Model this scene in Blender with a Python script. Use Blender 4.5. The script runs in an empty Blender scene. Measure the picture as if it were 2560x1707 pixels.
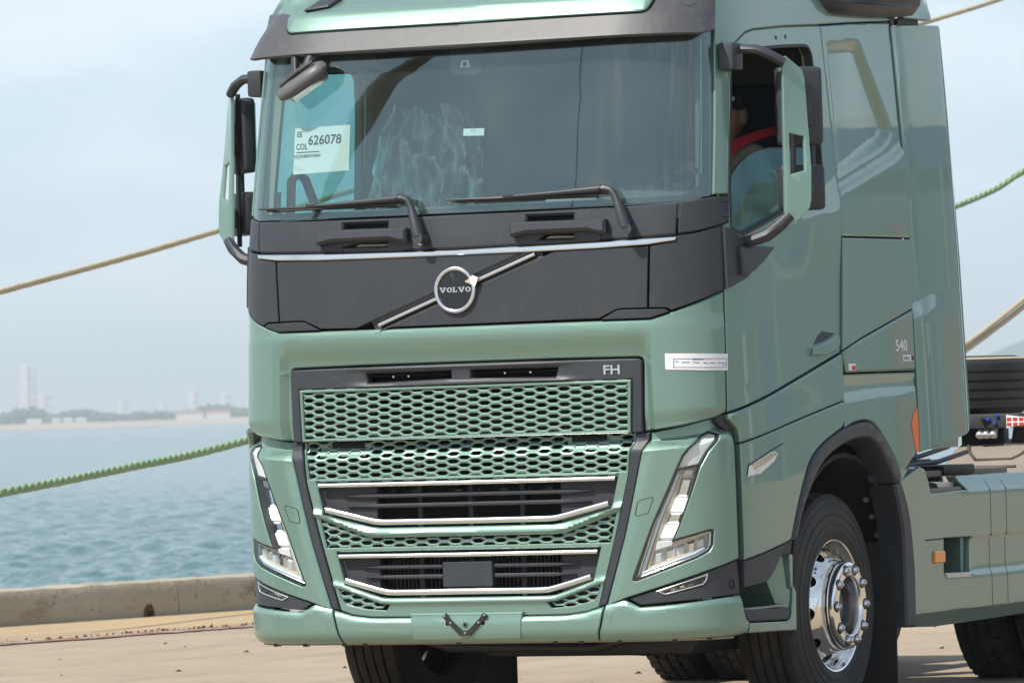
import bpy, bmesh, math, random
import numpy as np
from mathutils import Matrix, Vector
from mathutils.geometry import tessellate_polygon
random.seed(7)
rad = math.radians
SC = bpy.context.scene
COL = SC.collection

# ------------------------------------------------------------------ camera, sky, sun, exposure
CAM_POS = Vector((12.29094, -24.64220, 1.49649))
CAM_R = Vector((0.89821456, 0.43846325, -0.03099321))
CAM_U = Vector((0.03261940, 0.00382532, 0.99946053))
CAM_D = Vector((-0.43834526, 0.89874098, 0.01086645))
cam = bpy.data.cameras.new('camera')
cam.sensor_width = 36.0
cam.lens = 15000 * 36 / 2560
cam.clip_end = 60000
cam.dof.use_dof = True
cam.dof.focus_distance = 27.3
cam.dof.aperture_fstop = 11
cam_o = bpy.data.objects.new('camera', cam)
COL.objects.link(cam_o)
mw = Matrix((CAM_R, CAM_U, -CAM_D)).transposed().to_4x4()
mw.translation = CAM_POS
cam_o.matrix_world = mw
SC.camera = cam_o

SUN_DIR = Vector((-0.32, -0.55, 0.77)).normalized()
world = bpy.data.worlds.new('World')
SC.world = world
world.use_nodes = True
wn, wl = world.node_tree.nodes, world.node_tree.links
wn.clear()
sky = wn.new('ShaderNodeTexSky')
sky.sky_type = 'NISHITA'
sky.sun_disc = False
sky.sun_elevation = math.asin(SUN_DIR.z)
sky.sun_rotation = math.atan2(SUN_DIR.x, SUN_DIR.y)
sky.air_density = 1.0
sky.dust_density = 0.6
sky.ozone_density = 1.6
geo = wn.new('ShaderNodeTexCoord')
mp = wn.new('ShaderNodeMapping')
mp.inputs['Scale'].default_value = (11, 11, 26)
nz = wn.new('ShaderNodeTexNoise')
nz.inputs['Scale'].default_value = 1.0
nz.inputs['Detail'].default_value = 5
nz.inputs['Roughness'].default_value = 0.5
ramp = wn.new('ShaderNodeMapRange')
ramp.interpolation_type = 'SMOOTHSTEP'
ramp.inputs['From Min'].default_value = 0.44
ramp.inputs['From Max'].default_value = 0.68
ramp.inputs['To Min'].default_value = 0.0
ramp.inputs['To Max'].default_value = 0.5
mixc = wn.new('ShaderNodeMix')
mixc.data_type = 'RGBA'
mixc.inputs['B'].default_value = (9.4, 9.4, 9.6, 1)
bgd = wn.new('ShaderNodeBackground')
bgd.inputs['Strength'].default_value = 0.09
wo = wn.new('ShaderNodeOutputWorld')
wl.new(geo.outputs['Generated'], mp.inputs['Vector'])
wl.new(mp.outputs['Vector'], nz.inputs['Vector'])
wl.new(nz.outputs['Fac'], ramp.inputs['Value'])
wl.new(ramp.outputs['Result'], mixc.inputs['Factor'])
sep = wn.new('ShaderNodeSeparateXYZ')
wl.new(geo.outputs['Generated'], sep.inputs['Vector'])
hz = wn.new('ShaderNodeMapRange')
hz.inputs['From Min'].default_value = 0.0
hz.inputs['From Max'].default_value = 0.6
hz.inputs['To Min'].default_value = 0.9
hz.inputs['To Max'].default_value = 0.25
wl.new(sep.outputs['Z'], hz.inputs['Value'])
mixh = wn.new('ShaderNodeMix')
mixh.data_type = 'RGBA'
mixh.inputs['B'].default_value = (5.7, 7.3, 8.7, 1)
wl.new(hz.outputs['Result'], mixh.inputs['Factor'])
wl.new(sky.outputs['Color'], mixh.inputs['A'])
wl.new(mixh.outputs['Result'], mixc.inputs['A'])
wl.new(mixc.outputs['Result'], bgd.inputs['Color'])
wl.new(bgd.outputs['Background'], wo.inputs['Surface'])

sun = bpy.data.lights.new('sun', 'SUN')
sun.energy = 4.0
sun.angle = rad(0.6)
sun.color = (1.0, 0.95, 0.86)
sun_o = bpy.data.objects.new('sun', sun)
sun_o.rotation_euler = SUN_DIR.to_track_quat('Z', 'Y').to_euler()
sun_o.location = (-10, -20, 30)
COL.objects.link(sun_o)

SC.view_settings.view_transform = 'Standard'
SC.view_settings.look = 'None'
SC.view_settings.gamma = 1.0
SC.view_settings.exposure = 0.5
SC.render.engine = 'CYCLES'
SC.cycles.max_bounces = 10
SC.cycles.transparent_max_bounces = 24
SC.cycles.transmission_bounces = 8
SC.cycles.glossy_bounces = 5
SC.cycles.diffuse_bounces = 3
SC.cycles.volume_bounces = 0
SC.cycles.caustics_reflective = False
SC.cycles.caustics_refractive = False
SC.cycles.use_denoising = True

# ------------------------------------------------------------------ materials
MATS = {}


def mat(name, col, rough=0.5, metal=0.0, coat=0.0, coat_rough=0.03, spec=0.5, emit=0.0, noise=None, bump=None,
        trans=0.0, ior=1.45, speck=None):
    """noise = (scale, amount, stretch, tint): blend of the base colour towards a second colour
       bump = (scale, strength, distance)"""
    m = bpy.data.materials.new(name)
    m.use_nodes = True
    nt = m.node_tree
    b = nt.nodes['Principled BSDF']
    b.inputs['Base Color'].default_value = (*col, 1)
    b.inputs['Roughness'].default_value = rough
    b.inputs['Metallic'].default_value = metal
    b.inputs['Coat Weight'].default_value = coat
    b.inputs['Coat Roughness'].default_value = coat_rough
    b.inputs['Specular IOR Level'].default_value = spec
    b.inputs['Transmission Weight'].default_value = trans
    b.inputs['IOR'].default_value = ior
    if emit:
        b.inputs['Emission Color'].default_value = (*col, 1)
        b.inputs['Emission Strength'].default_value = emit
    tc = nt.nodes.new('ShaderNodeTexCoord')
    if noise:
        for k, (sc, lo, hi, st, c2) in enumerate(noise):
            mpn = nt.nodes.new('ShaderNodeMapping')
            mpn.inputs['Scale'].default_value = st
            nt.links.new(tc.outputs['Object'], mpn.inputs['Vector'])
            t = nt.nodes.new('ShaderNodeTexNoise')
            t.inputs['Scale'].default_value = sc
            t.inputs['Detail'].default_value = 6
            t.inputs['Roughness'].default_value = 0.6
            nt.links.new(mpn.outputs['Vector'], t.inputs['Vector'])
            mr = nt.nodes.new('ShaderNodeMapRange')
            mr.inputs['From Min'].default_value = lo
            mr.inputs['From Max'].default_value = hi
            nt.links.new(t.outputs['Fac'], mr.inputs['Value'])
            mx = nt.nodes.new('ShaderNodeMix')
            mx.data_type = 'RGBA'
            mx.inputs['A'].default_value = (*col, 1)
            mx.inputs['B'].default_value = (*c2, 1)
            src = b.inputs['Base Color']
            if src.is_linked:
                nt.links.new(src.links[0].from_socket, mx.inputs['A'])
            nt.links.new(mr.outputs['Result'], mx.inputs['Factor'])
            nt.links.new(mx.outputs['Result'], b.inputs['Base Color'])
    if bump:
        sc, st, dist = bump
        t = nt.nodes.new('ShaderNodeTexNoise')
        t.inputs['Scale'].default_value = sc
        t.inputs['Detail'].default_value = 4
        nt.links.new(tc.outputs['Object'], t.inputs['Vector'])
        bp = nt.nodes.new('ShaderNodeBump')
        bp.inputs['Strength'].default_value = st
        bp.inputs['Distance'].default_value = dist
        nt.links.new(t.outputs['Fac'], bp.inputs['Height'])
        nt.links.new(bp.outputs['Normal'], b.inputs['Normal'])
    MATS[name] = m
    return m


def glass_mat(name, tint, r0=0.045, haze=0.0, hazecol=(.5, .5, .5), rmax=0.9):
    m = bpy.data.materials.new(name)
    m.use_nodes = True
    nt = m.node_tree
    nt.nodes.clear()
    out = nt.nodes.new('ShaderNodeOutputMaterial')
    tr = nt.nodes.new('ShaderNodeBsdfTransparent')
    tr.inputs['Color'].default_value = (*tint, 1)
    gl = nt.nodes.new('ShaderNodeBsdfGlossy')
    gl.inputs['Roughness'].default_value = 0.01
    gl.inputs['Color'].default_value = (0.88, 0.98, 0.95, 1)
    lw = nt.nodes.new('ShaderNodeLayerWeight')
    lw.inputs['Blend'].default_value = 0.5
    pw = nt.nodes.new('ShaderNodeMath')
    pw.operation = 'POWER'
    pw.inputs[1].default_value = 5.0
    nt.links.new(lw.outputs['Facing'], pw.inputs[0])
    ma = nt.nodes.new('ShaderNodeMath')
    ma.operation = 'MULTIPLY_ADD'
    ma.inputs[1].default_value = rmax - r0
    ma.inputs[2].default_value = r0
    nt.links.new(pw.outputs[0], ma.inputs[0])
    base = tr
    if haze:
        df = nt.nodes.new('ShaderNodeBsdfDiffuse')
        df.inputs['Color'].default_value = (*hazecol, 1)
        m0 = nt.nodes.new('ShaderNodeMixShader')
        tc = nt.nodes.new('ShaderNodeTexCoord')
        t = nt.nodes.new('ShaderNodeTexNoise')
        t.inputs['Scale'].default_value = 3.0
        t.inputs['Detail'].default_value = 6
        mr = nt.nodes.new('ShaderNodeMapRange')
        mr.inputs['From Min'].default_value = 0.3
        mr.inputs['From Max'].default_value = 0.7
        mr.inputs['To Min'].default_value = haze * 0.6
        mr.inputs['To Max'].default_value = haze * 1.4
        nt.links.new(tc.outputs['Object'], t.inputs['Vector'])
        nt.links.new(t.outputs['Fac'], mr.inputs['Value'])
        nt.links.new(mr.outputs['Result'], m0.inputs['Fac'])
        nt.links.new(tr.outputs[0], m0.inputs[1])
        nt.links.new(df.outputs[0], m0.inputs[2])
        base = m0
    mx = nt.nodes.new('ShaderNodeMixShader')
    nt.links.new(ma.outputs[0], mx.inputs['Fac'])
    nt.links.new(base.outputs[0], mx.inputs[1])
    nt.links.new(gl.outputs[0], mx.inputs[2])
    nt.links.new(mx.outputs[0], out.inputs['Surface'])
    MATS[name] = m
    return m


U1 = (1, 1, 1)
PAINT = mat('green_paint', (0.178, 0.292, 0.244), 0.44, 0.50, 1.0, 0.015,
            noise=[(2.2, 0.45, 0.8, U1, (0.190, 0.293, 0.241))])
DARK = mat('dark_grey_plastic', (0.034, 0.0385, 0.047), 0.46, noise=[(3.0, 0.42, 0.85, (1, 1, .5), (0.047, 0.051, 0.058)), (22, 0.58, 0.8, (1, 1, .35), (0.062, 0.061, 0.060))],
           bump=(900, 0.06, 0.001))
VISOR = mat('grey_visor_plastic', (0.066, 0.067, 0.073), 0.42, noise=[(14.0, 0.45, 0.8, (2.5, 2.5, .25), (0.088, 0.087, 0.087))])
BLACK = mat('black_plastic', (0.020, 0.020, 0.021), 0.5)
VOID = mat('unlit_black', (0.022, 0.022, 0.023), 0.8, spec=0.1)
GREYB = mat('grille_backing_grey', (0.036, 0.037, 0.043), 0.55)
CHROME = mat('satin_chrome', (0.78, 0.79, 0.80), 0.22, 1.0)
MIRRORCHROME = mat('bright_chrome', (0.85, 0.86, 0.88), 0.06, 1.0)
RUBBER = mat('rubber', (0.030, 0.030, 0.031), 0.62, spec=0.4,
             noise=[(5.0, 0.45, 0.8, U1, (0.050, 0.047, 0.043))])
TREAD = mat('dusty_tread_rubber', (0.040, 0.036, 0.032), 0.85, spec=0.2, noise=[(9.0, 0.45, 0.75, U1, (0.075, 0.065, 0.055))])
ALU = mat('polished_aluminium', (0.83, 0.82, 0.80), 0.16, 1.0, bump=(60, 0.03, 0.002))
STEEL = mat('nut_steel', (0.62, 0.62, 0.63), 0.2, 1.0)
LENS = glass_mat('clear_lens', (0.97, 0.98, 0.98), 0.05)
WGLASS = glass_mat('windscreen_glass', (0.84, 0.93, 0.92), 0.085, haze=0.03, hazecol=(.42, .46, .44))
SGLASS = glass_mat('side_glass', (0.60, 0.90, 0.90), 0.06, haze=0.15, hazecol=(.42, .62, .56))  # pale diffuse haze colour stands in for port reflections on the panes
LAMPGREY = mat('lamp_grey', (0.66, 0.67, 0.69), 0.3, 0.35)
LAMPWHITE = mat('lamp_white', (0.78, 0.78, 0.77), 0.35, 0.1)
LIGHTGUIDE = mat('light_guide', (0.62, 0.72, 0.80), 0.18, 0.0, 0.6)
LAMPHOUSE = mat('lamp_housing_silver', (0.74, 0.75, 0.77), 0.32, 0.15)
LEDLIT = mat('lit_led', (1.0, 0.98, 0.93), 0.3, emit=0.9)
AMBER = mat('amber_lens', (0.90, 0.30, 0.02), 0.25, coat=0.6)
AMBERTRIM = mat('amber_trim', (0.66, 0.56, 0.42), 0.35, 0.2)
WHITEP = mat('white_paper', (0.80, 0.80, 0.80), 0.7)
INK = mat('ink', (0.03, 0.03, 0.035), 0.6)
BLUEINK = mat('blue_ink', (0.10, 0.14, 0.30), 0.6)
REDP = mat('red_print', (0.55, 0.05, 0.04), 0.6)
DASH = mat('dash_plastic', (0.10, 0.11, 0.11), 0.6)
LINER = mat('cab_liner', (0.12, 0.12, 0.11), 0.9, spec=0.1)
LINERL = mat('cab_pillar_trim', (0.42, 0.44, 0.40), 0.8, spec=0.1)
SEATB = mat('navy_seat_cloth', (0.012, 0.018, 0.042), 0.85)
PLASTICW = mat('clear_seat_wrap', (0.55, 0.66, 0.66), 0.12, 0.0, trans=0.55, ior=1.2, bump=(9, 1.0, 0.06))
BELT = mat('red_belt', (0.50, 0.018, 0.03), 0.6)
KHAKI = mat('khaki_cloth', (0.32, 0.27, 0.19), 0.85, bump=(14, 0.6, 0.02))
SKIN = mat('skin', (0.36, 0.17, 0.10), 0.55)
HAIR = mat('grey_hair', (0.40, 0.39, 0.37), 0.7)
CAP = mat('dark_cap', (0.012, 0.014, 0.022), 0.75)
MUDF = mat('black_mudflap', (0.022, 0.022, 0.022), 0.8)
FENDER = mat('dusty_fender_plastic', (0.225, 0.195, 0.165), 0.7, noise=[(3, 0.4, 0.8, U1, (0.28, 0.24, 0.195))])
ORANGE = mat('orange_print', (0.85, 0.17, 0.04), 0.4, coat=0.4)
TREADPLATE = mat('step_aluminium', (0.62, 0.61, 0.58), 0.4, 0.8)

# ------------------------------------------------------------------ object helpers


def link(name, me, material, parent=None):
    o = bpy.data.objects.new(name, me)
    if material is not None and len(me.materials) == 0:
        me.materials.append(material)
    COL.objects.link(o)
    if parent is not None:
        o.parent = parent
    return o


def empty(name, loc=(0, 0, 0), parent=None):
    o = bpy.data.objects.new(name, None)
    o.location = loc
    o.empty_display_size = 0.2
    COL.objects.link(o)
    if parent is not None:
        o.parent = parent
    return o


def tag(o, label=None, cat=None, group=None, kind=None):
    if label:
        o['label'] = label
    if cat:
        o['category'] = cat
    if group:
        o['group'] = group
    if kind:
        o['kind'] = kind
    return o


def finish(bm, name, material, parent, sharp=28, smooth=True):
    bmesh.ops.remove_doubles(bm, verts=bm.verts, dist=1e-6)
    bmesh.ops.recalc_face_normals(bm, faces=bm.faces)
    me = bpy.data.meshes.new(name)
    bm.to_mesh(me)
    bm.free()
    if smooth:
        me.shade_smooth()
        me.set_sharp_from_angle(angle=rad(sharp))
    return link(name, me, material, parent)


# ------------------------------------------------------------------ the cab skin: plan curve bent round the corners
PLAN = np.array([(0, -.012), (.2, -.011), (.4, -.008), (.6, -.003), (.75, .002), (.85, .010), (.93, .024), (1.005, .043),
                 (1.07, .066), (1.127, .098), (1.178, .145), (1.216, .20), (1.243, .265), (1.261, .34), (1.271, .43),
                 (1.277, .54), (1.28, .66), (1.28, .8), (1.28, 1.2), (1.28, 6)])


def _dense():
    P = np.vstack([[-.2, -.011], PLAN, [1.28, 7]])
    out = []
    for i in range(1, len(P) - 2):
        for s in np.linspace(0, 1, 16, endpoint=False):
            p0, p1, p2, p3 = P[i - 1], P[i], P[i + 1], P[i + 2]
            if p1[1] > .5:
                out.append(p1 + (p2 - p1) * s)
            else:
                out.append(.5 * ((2 * p1) + (p2 - p0) * s + (2 * p0 - 5 * p1 + 4 * p2 - p3) * s * s
                                 + (3 * p1 - p0 - 3 * p2 + p3) * s ** 3))
    out.append(P[-2])
    return np.array(out)


DX = _dense()
DX[0] = (0, -.012)
AL = np.concatenate([[0], np.cumsum(np.hypot(*np.diff(DX, axis=0).T))])
TSIDE = 1.089          # on the flank: t = y + TSIDE


def Wz(z):
    return sum(np.interp(z + k, [.3, .9, 1.3, 2.2, 2.8, 3.4], [1.0, 1.005, 1.006, .982, .962, .935])
               for k in (-.12, -.06, 0, .06, .12)) / 5


def Y0(z):
    return sum(np.interp(z + k, [0, 2.1, 2.25, 2.45, 3.1, 3.5], [0, 0, .004, .03, .13, .2]) for k in (-.04, 0, .04)) / 3


def skin(t, z):
    a = np.abs(t)
    x = np.interp(a, AL, DX[:, 0])
    y = np.interp(a, AL, DX[:, 1])
    w = np.clip((2.2 - a) / .9, 0, 1)
    return np.stack([np.sign(t) * x * Wz(z), y + Y0(z) * w, z], -1)


def bend(t, z, d):
    t = np.asarray(t, float)
    z = np.asarray(z, float)
    e = 2e-3
    a = skin(t + e, z) - skin(t - e, z)
    b = skin(t, z + e) - skin(t, z - e)
    n = np.cross(a, b)
    n /= np.linalg.norm(n, axis=-1, keepdims=True)
    return skin(t, z) + np.asarray(d)[..., None] * n


def frame(o, ex, ey, ez=None):
    """mapping for plates laid out on a plane: o + t*ex + z*ey + d*ez"""
    o = np.array(o, float)
    ex = np.array(ex, float)
    ey = np.array(ey, float)
    ez = np.cross(ex, ey) if ez is None else np.array(ez, float)
    ez = ez / np.linalg.norm(ez)

    def f(t, z, d):
        return o + np.asarray(t)[..., None] * ex + np.asarray(z)[..., None] * ey + np.asarray(d)[..., None] * ez
    return f


def ccw(p):
    return sum(p[i - 1][0] * p[i][1] - p[i][0] * p[i - 1][1] for i in range(len(p))) > 0


def inset(loop, r):
    n = len(loop)
    out = []
    for i in range(n):
        p0, p1, p2 = np.array(loop[i - 1]), np.array(loop[i]), np.array(loop[(i + 1) % n])
        a = p1 - p0
        b = p2 - p1
        a = a / (np.linalg.norm(a) + 1e-12)
        b = b / (np.linalg.norm(b) + 1e-12)
        na = np.array([-a[1], a[0]])
        nb = np.array([-b[1], b[0]])
        m = na + nb
        l = np.linalg.norm(m)
        if l < 1e-6:
            m, k = na, 1
        else:
            m = m / l
            k = min(1 / max(m @ na, .35), 2.2)
        out.append(tuple(p1 + m * r * k))
    return out


def tplanes(lo, hi, step, bent):
    if step:
        return [k * step for k in range(math.floor(lo / step) + 1, math.ceil(hi / step))]
    if not bent:
        return []
    g = [i * .12 for i in range(-6, 7)]
    g += [s * (.8 + .04 * i) for i in range(24) for s in (1, -1)]
    return [v for v in g if lo + 1e-4 < v < hi - 1e-4]


def cut(bm, st, sz, bent):
    if not bm.verts:
        return
    xs = [v.co.x for v in bm.verts]
    ys = [v.co.y for v in bm.verts]
    for c in tplanes(min(xs), max(xs), st, bent):
        bmesh.ops.bisect_plane(bm, geom=bm.verts[:] + bm.edges[:] + bm.faces[:], dist=1e-5, plane_co=(c, 0, 0), plane_no=(1, 0, 0))
    zl = []
    lo, hi = min(ys), max(ys)
    if sz:
        zl = [k * sz for k in range(math.floor(lo / sz) + 1, math.ceil(hi / sz))]
    elif bent and hi - lo > .08:
        zl = [v for v in [1.0 + .1 * i for i in range(30)] if lo + 1e-4 < v < hi - 1e-4]
    for c in zl:
        bmesh.ops.bisect_plane(bm, geom=bm.verts[:] + bm.edges[:] + bm.faces[:], dist=1e-5, plane_co=(0, c, 0), plane_no=(0, 1, 0))


def remap(bm, mapf, dfun=None, m=1):
    co = np.array([v.co[:] for v in bm.verts])
    t, z, d = co[:, 0], co[:, 1], co[:, 2]
    if dfun is not None:
        d = d + dfun(np.abs(t) if mapf is bend else t, z)
    w = mapf(t * m, z, d)
    for v, p in zip(bm.verts, w):
        v.co = p


def plate_bm(poly, d0, d1, ch=.003, holes=(), back=True):
    bm = bmesh.new()
    loops = []
    for k, lp in enumerate([poly] + list(holes)):
        lp = [tuple(p) for p in lp]
        if ccw(lp) != (k == 0):
            lp = lp[::-1]
        loops.append(lp)
    ins = [inset(lp, ch) if ch else lp for lp in loops]
    caps = []
    backs = []
    for lp, il in zip(loops, ins):
        A = [bm.verts.new((p[0], p[1], d1 - ch)) for p in lp]
        B = [bm.verts.new((p[0], p[1], d1)) for p in il] if ch else A
        Cc = [bm.verts.new((p[0], p[1], d0)) for p in lp]
        n = len(lp)
        for i in range(n):
            j = (i + 1) % n
            if ch:
                bm.faces.new((A[i], A[j], B[j], B[i]))
            bm.faces.new((Cc[i], Cc[j], A[j], A[i]))
        caps += B
        backs += Cc
    for src, vs, flip in ((ins, caps, False), (loops, backs, True)):
        if flip and not back:
            continue
        for tri in tessellate_polygon([[Vector((p[0], p[1], 0)) for p in lp] for lp in src]):
            f = [vs[i] for i in tri]
            if len(set(f)) == 3:
                try:
                    bm.faces.new(f)
                except ValueError:
                    pass
    return bm


def plate(name, poly, d0, d1, material, parent, ch=.003, holes=(), dfun=None, mapf=bend, m=1, st=None, sz=None, sharp=28, back=True):
    bm = plate_bm(poly, d0, d1, ch, holes, back)
    cut(bm, st, sz, mapf is bend)
    remap(bm, mapf, dfun, m)
    return finish(bm, name, material, parent, sharp)


def both(name, *a, **k):
    return [plate(name, *a, m=s, **k) for s in (1, -1)]


def mir(half):
    """polygon from its right half (listed from the centre line round to the centre line)"""
    return list(half) + [(-x, y) for x, y in reversed(half)]


def sweep_bm(bm, pts, prof, closed=False, capped=True):
    n = len(pts)
    rings = []
    for i in range(n):
        p = np.array(pts[i], float)
        a = p - np.array(pts[i - 1]) if (i > 0 or closed) else None
        b = np.array(pts[(i + 1) % n]) - p if (i < n - 1 or closed) else None
        a = b if a is None else a
        b = a if b is None else b
        a = a / np.linalg.norm(a)
        b = b / np.linalg.norm(b)
        na = np.array([-a[1], a[0]])
        nb = np.array([-b[1], b[0]])
        m = na + nb
        m = m / np.linalg.norm(m)
        k = 1 / max(m @ na, .4)
        rings.append([bm.verts.new((*(p + m * k * w), d)) for w, d in prof])
    q = len(prof)
    for i in range(n if closed else n - 1):
        r, s = rings[i], rings[(i + 1) % n]
        for j in range(q):
            bm.faces.new((r[j], s[j], s[(j + 1) % q], r[(j + 1) % q]))
    if capped and not closed:
        bm.faces.new(rings[0][::-1])
        bm.faces.new(rings[-1])


def sweep(name, pts, prof, material, parent, closed=False, mapf=bend, m=1, dfun=None, sharp=40, st=None):
    bm = bmesh.new()
    sweep_bm(bm, pts, prof, closed)
    cut(bm, st, None, mapf is bend)
    remap(bm, mapf, dfun, m)
    return finish(bm, name, material, parent, sharp)


def halfround(w, h, d, n=6):
    return [(-w, d - .012)] + [(-w * math.cos(math.pi * i / n), d + h * math.sin(math.pi * i / n)) for i in range(n + 1)] + [(w, d - .012)]


def disc_pts(cx, cy, r, n=32, sy=1.0):
    return [(cx + r * math.cos(2 * math.pi * i / n), cy + r * sy * math.sin(2 * math.pi * i / n)) for i in range(n)]


def rbox(name, c, s, material, parent, bevel=.01, rot=(0, 0, 0), seg=2, taper=None):
    bm = bmesh.new()
    bmesh.ops.create_cube(bm, size=1)
    for v in bm.verts:
        v.co = Vector((v.co.x * s[0], v.co.y * s[1], v.co.z * s[2]))
        if taper and v.co.z > 0:
            v.co.x *= taper[0]
            v.co.y *= taper[1]
    if bevel:
        bmesh.ops.bevel(bm, geom=bm.edges[:], offset=bevel, segments=seg, affect='EDGES', profile=.6)
    M = Matrix.Translation(c) @ Matrix.Rotation(rot[2], 4, 'Z') @ Matrix.Rotation(rot[1], 4, 'Y') @ Matrix.Rotation(rot[0], 4, 'X')
    bmesh.ops.transform(bm, matrix=M, verts=bm.verts)
    return finish(bm, name, material, parent, 40)


def tube_bm(bm, pts, rr, n=10, capped=True, squash=None):
    pts = [Vector(p) for p in pts]
    rr = rr if hasattr(rr, '__len__') else [rr] * len(pts)
    rings = []
    up = Vector((0, 0, 1))
    d0 = (pts[1] - pts[0]).normalized()
    u = d0.cross(up)
    if u.length < .05:
        u = d0.cross(Vector((1, 0, 0)))
    u.normalize()
    for i, p in enumerate(pts):
        d = (pts[min(i + 1, len(pts) - 1)] - pts[max(i - 1, 0)]).normalized()
        u = (u - d * u.dot(d)).normalized()
        v = d.cross(u)
        rings.append([bm.verts.new(p + (u * math.cos(2 * math.pi * k / n) * (squash or 1) + v * math.sin(2 * math.pi * k / n)) * rr[i])
                      for k in range(n)])
    for a, b in zip(rings, rings[1:]):
        for k in range(n):
            bm.faces.new((a[k], a[(k + 1) % n], b[(k + 1) % n], b[k]))
    if capped:
        bm.faces.new(rings[0][::-1])
        bm.faces.new(rings[-1])


def tube(name, pts, rr, material, parent, n=10, squash=None, sharp=45):
    bm = bmesh.new()
    tube_bm(bm, pts, rr, n, True, squash)
    return finish(bm, name, material, parent, sharp)


def lathe(name, prof, o, axis, material, parent, seg=64, sharp=30, closed=False):
    """prof = [(radius, along)], round an axis through o"""
    axis = Vector(axis).normalized()
    u = axis.cross(Vector((0, 0, 1)))
    if u.length < .1:
        u = Vector((1, 0, 0))
    u.normalize()
    v = axis.cross(u)
    bm = bmesh.new()
    rings = []
    for k in range(seg):
        a = 2 * math.pi * k / seg
        w = u * math.cos(a) + v * math.sin(a)
        rings.append([bm.verts.new(Vector(o) + w * r + axis * h) for r, h in prof])
    q = len(prof)
    for k in range(seg):
        r, s = rings[k], rings[(k + 1) % seg]
        for j in range(q if closed else q - 1):
            bm.faces.new((r[j], r[(j + 1) % q], s[(j + 1) % q], s[j]))
    return finish(bm, name, material, parent, sharp)


def text(name, body, size, o, material, parent, mapf=bend, d0=.001, d1=.003, sx=1.0, bold=0.0, shear=0.0, m=1):
    cu = bpy.data.curves.new('txt', 'FONT')
    cu.body = body
    cu.size = size
    cu.extrude = 0.5
    cu.offset = bold
    cu.shear = shear
    cu.resolution_u = 3
    to = bpy.data.objects.new('txt', cu)
    COL.objects.link(to)
    bpy.context.view_layer.update()
    me = bpy.data.meshes.new_from_object(to.evaluated_get(bpy.context.evaluated_depsgraph_get()))
    bpy.data.objects.remove(to)
    bpy.data.curves.remove(cu)
    bm = bmesh.new()
    bm.from_mesh(me)
    bpy.data.meshes.remove(me)
    for v in bm.verts:
        v.co = Vector((o[0] + v.co.x * sx, o[1] + v.co.y, d1 if v.co.z > 0 else d0))
    remap(bm, mapf, None, m)
    return finish(bm, name, material, parent)


def crv(pts, n=4):
    """smooth open curve through the points"""
    p = [np.array(q, float) for q in pts]
    out = []
    for i in range(len(p) - 1):
        p0, p1, p2, p3 = p[max(i - 1, 0)], p[i], p[i + 1], p[min(i + 2, len(p) - 1)]
        for k in range(n):
            s = k / n
            out.append(tuple(.5 * ((2 * p1) + (p2 - p0) * s + (2 * p0 - 5 * p1 + 4 * p2 - p3) * s * s + (3 * p1 - p0 - 3 * p2 + p3) * s ** 3)))
    out.append(tuple(p[-1]))
    return out


def sstep(x):
    x = np.clip(x, 0, 1)
    return x * x * (3 - 2 * x)

# ------------------------------------------------------------------ setting
WALL_A = Vector((-10.38, 13.15, 0))
WALL_DIR = Vector((0.217, 0.976, 0)).normalized()
WALL_N = Vector((-WALL_DIR.y, WALL_DIR.x, 0))        # towards the sea
SEA_Z = -3.0


def wall_pt(s, off, z=0.0):
    p = WALL_A + WALL_DIR * s + WALL_N * off
    return Vector((p.x, p.y, z))


def sheet(name, pts, material, kind='structure', parent=None):
    me = bpy.data.meshes.new(name)
    me.from_pydata([tuple(p) for p in pts], [], [tuple(range(len(pts)))])
    o = link(name, me, material, parent)
    if kind:
        o['kind'] = kind
    return o


CONC = mat('quay_concrete', (0.335, 0.262, 0.188), 0.85, spec=0.25,
           noise=[(0.35, 0.35, 0.7, (1, 1, 1), (0.40, 0.318, 0.228)), (2.6, 0.48, 0.75, (1, .3, 1), (0.275, 0.222, 0.168)), (7, 0.55, 0.8, (.35, 1.3, 1), (0.24, 0.19, 0.14)),
                  (28, 0.60, 0.72, (1, 1, 1), (0.17, 0.14, 0.105))], bump=(30, 0.25, 0.01))
YCONC = mat('worn_yellow_edge_paint', (0.43, 0.315, 0.18), 0.85, spec=0.2,
            noise=[(1.6, 0.42, 0.66, (1, .4, 1), (0.37, 0.285, 0.19)), (14, 0.52, 0.72, U1, (0.26, 0.20, 0.13))])
WALLM = mat('weathered_wall_concrete', (0.36, 0.315, 0.24), 0.9, spec=0.2,
            noise=[(1.3, 0.45, 0.75, (1, 1, 1.5), (0.42, 0.38, 0.31)), (2.6, 0.55, 0.72, (1, 1, 2), (0.22, 0.165, 0.095)),
                   (18, 0.6, 0.75, U1, (0.15, 0.12, 0.08))], bump=(18, 0.35, 0.02))
JOINTM = mat('joint_rust_dirt', (0.30, 0.13, 0.085), 0.9, noise=[(9, 0.45, 0.6, (1, 1, 1), (0.16, 0.11, 0.05)), (4, 0.5, 0.62, U1, (0.34, 0.30, 0.29))])

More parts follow.
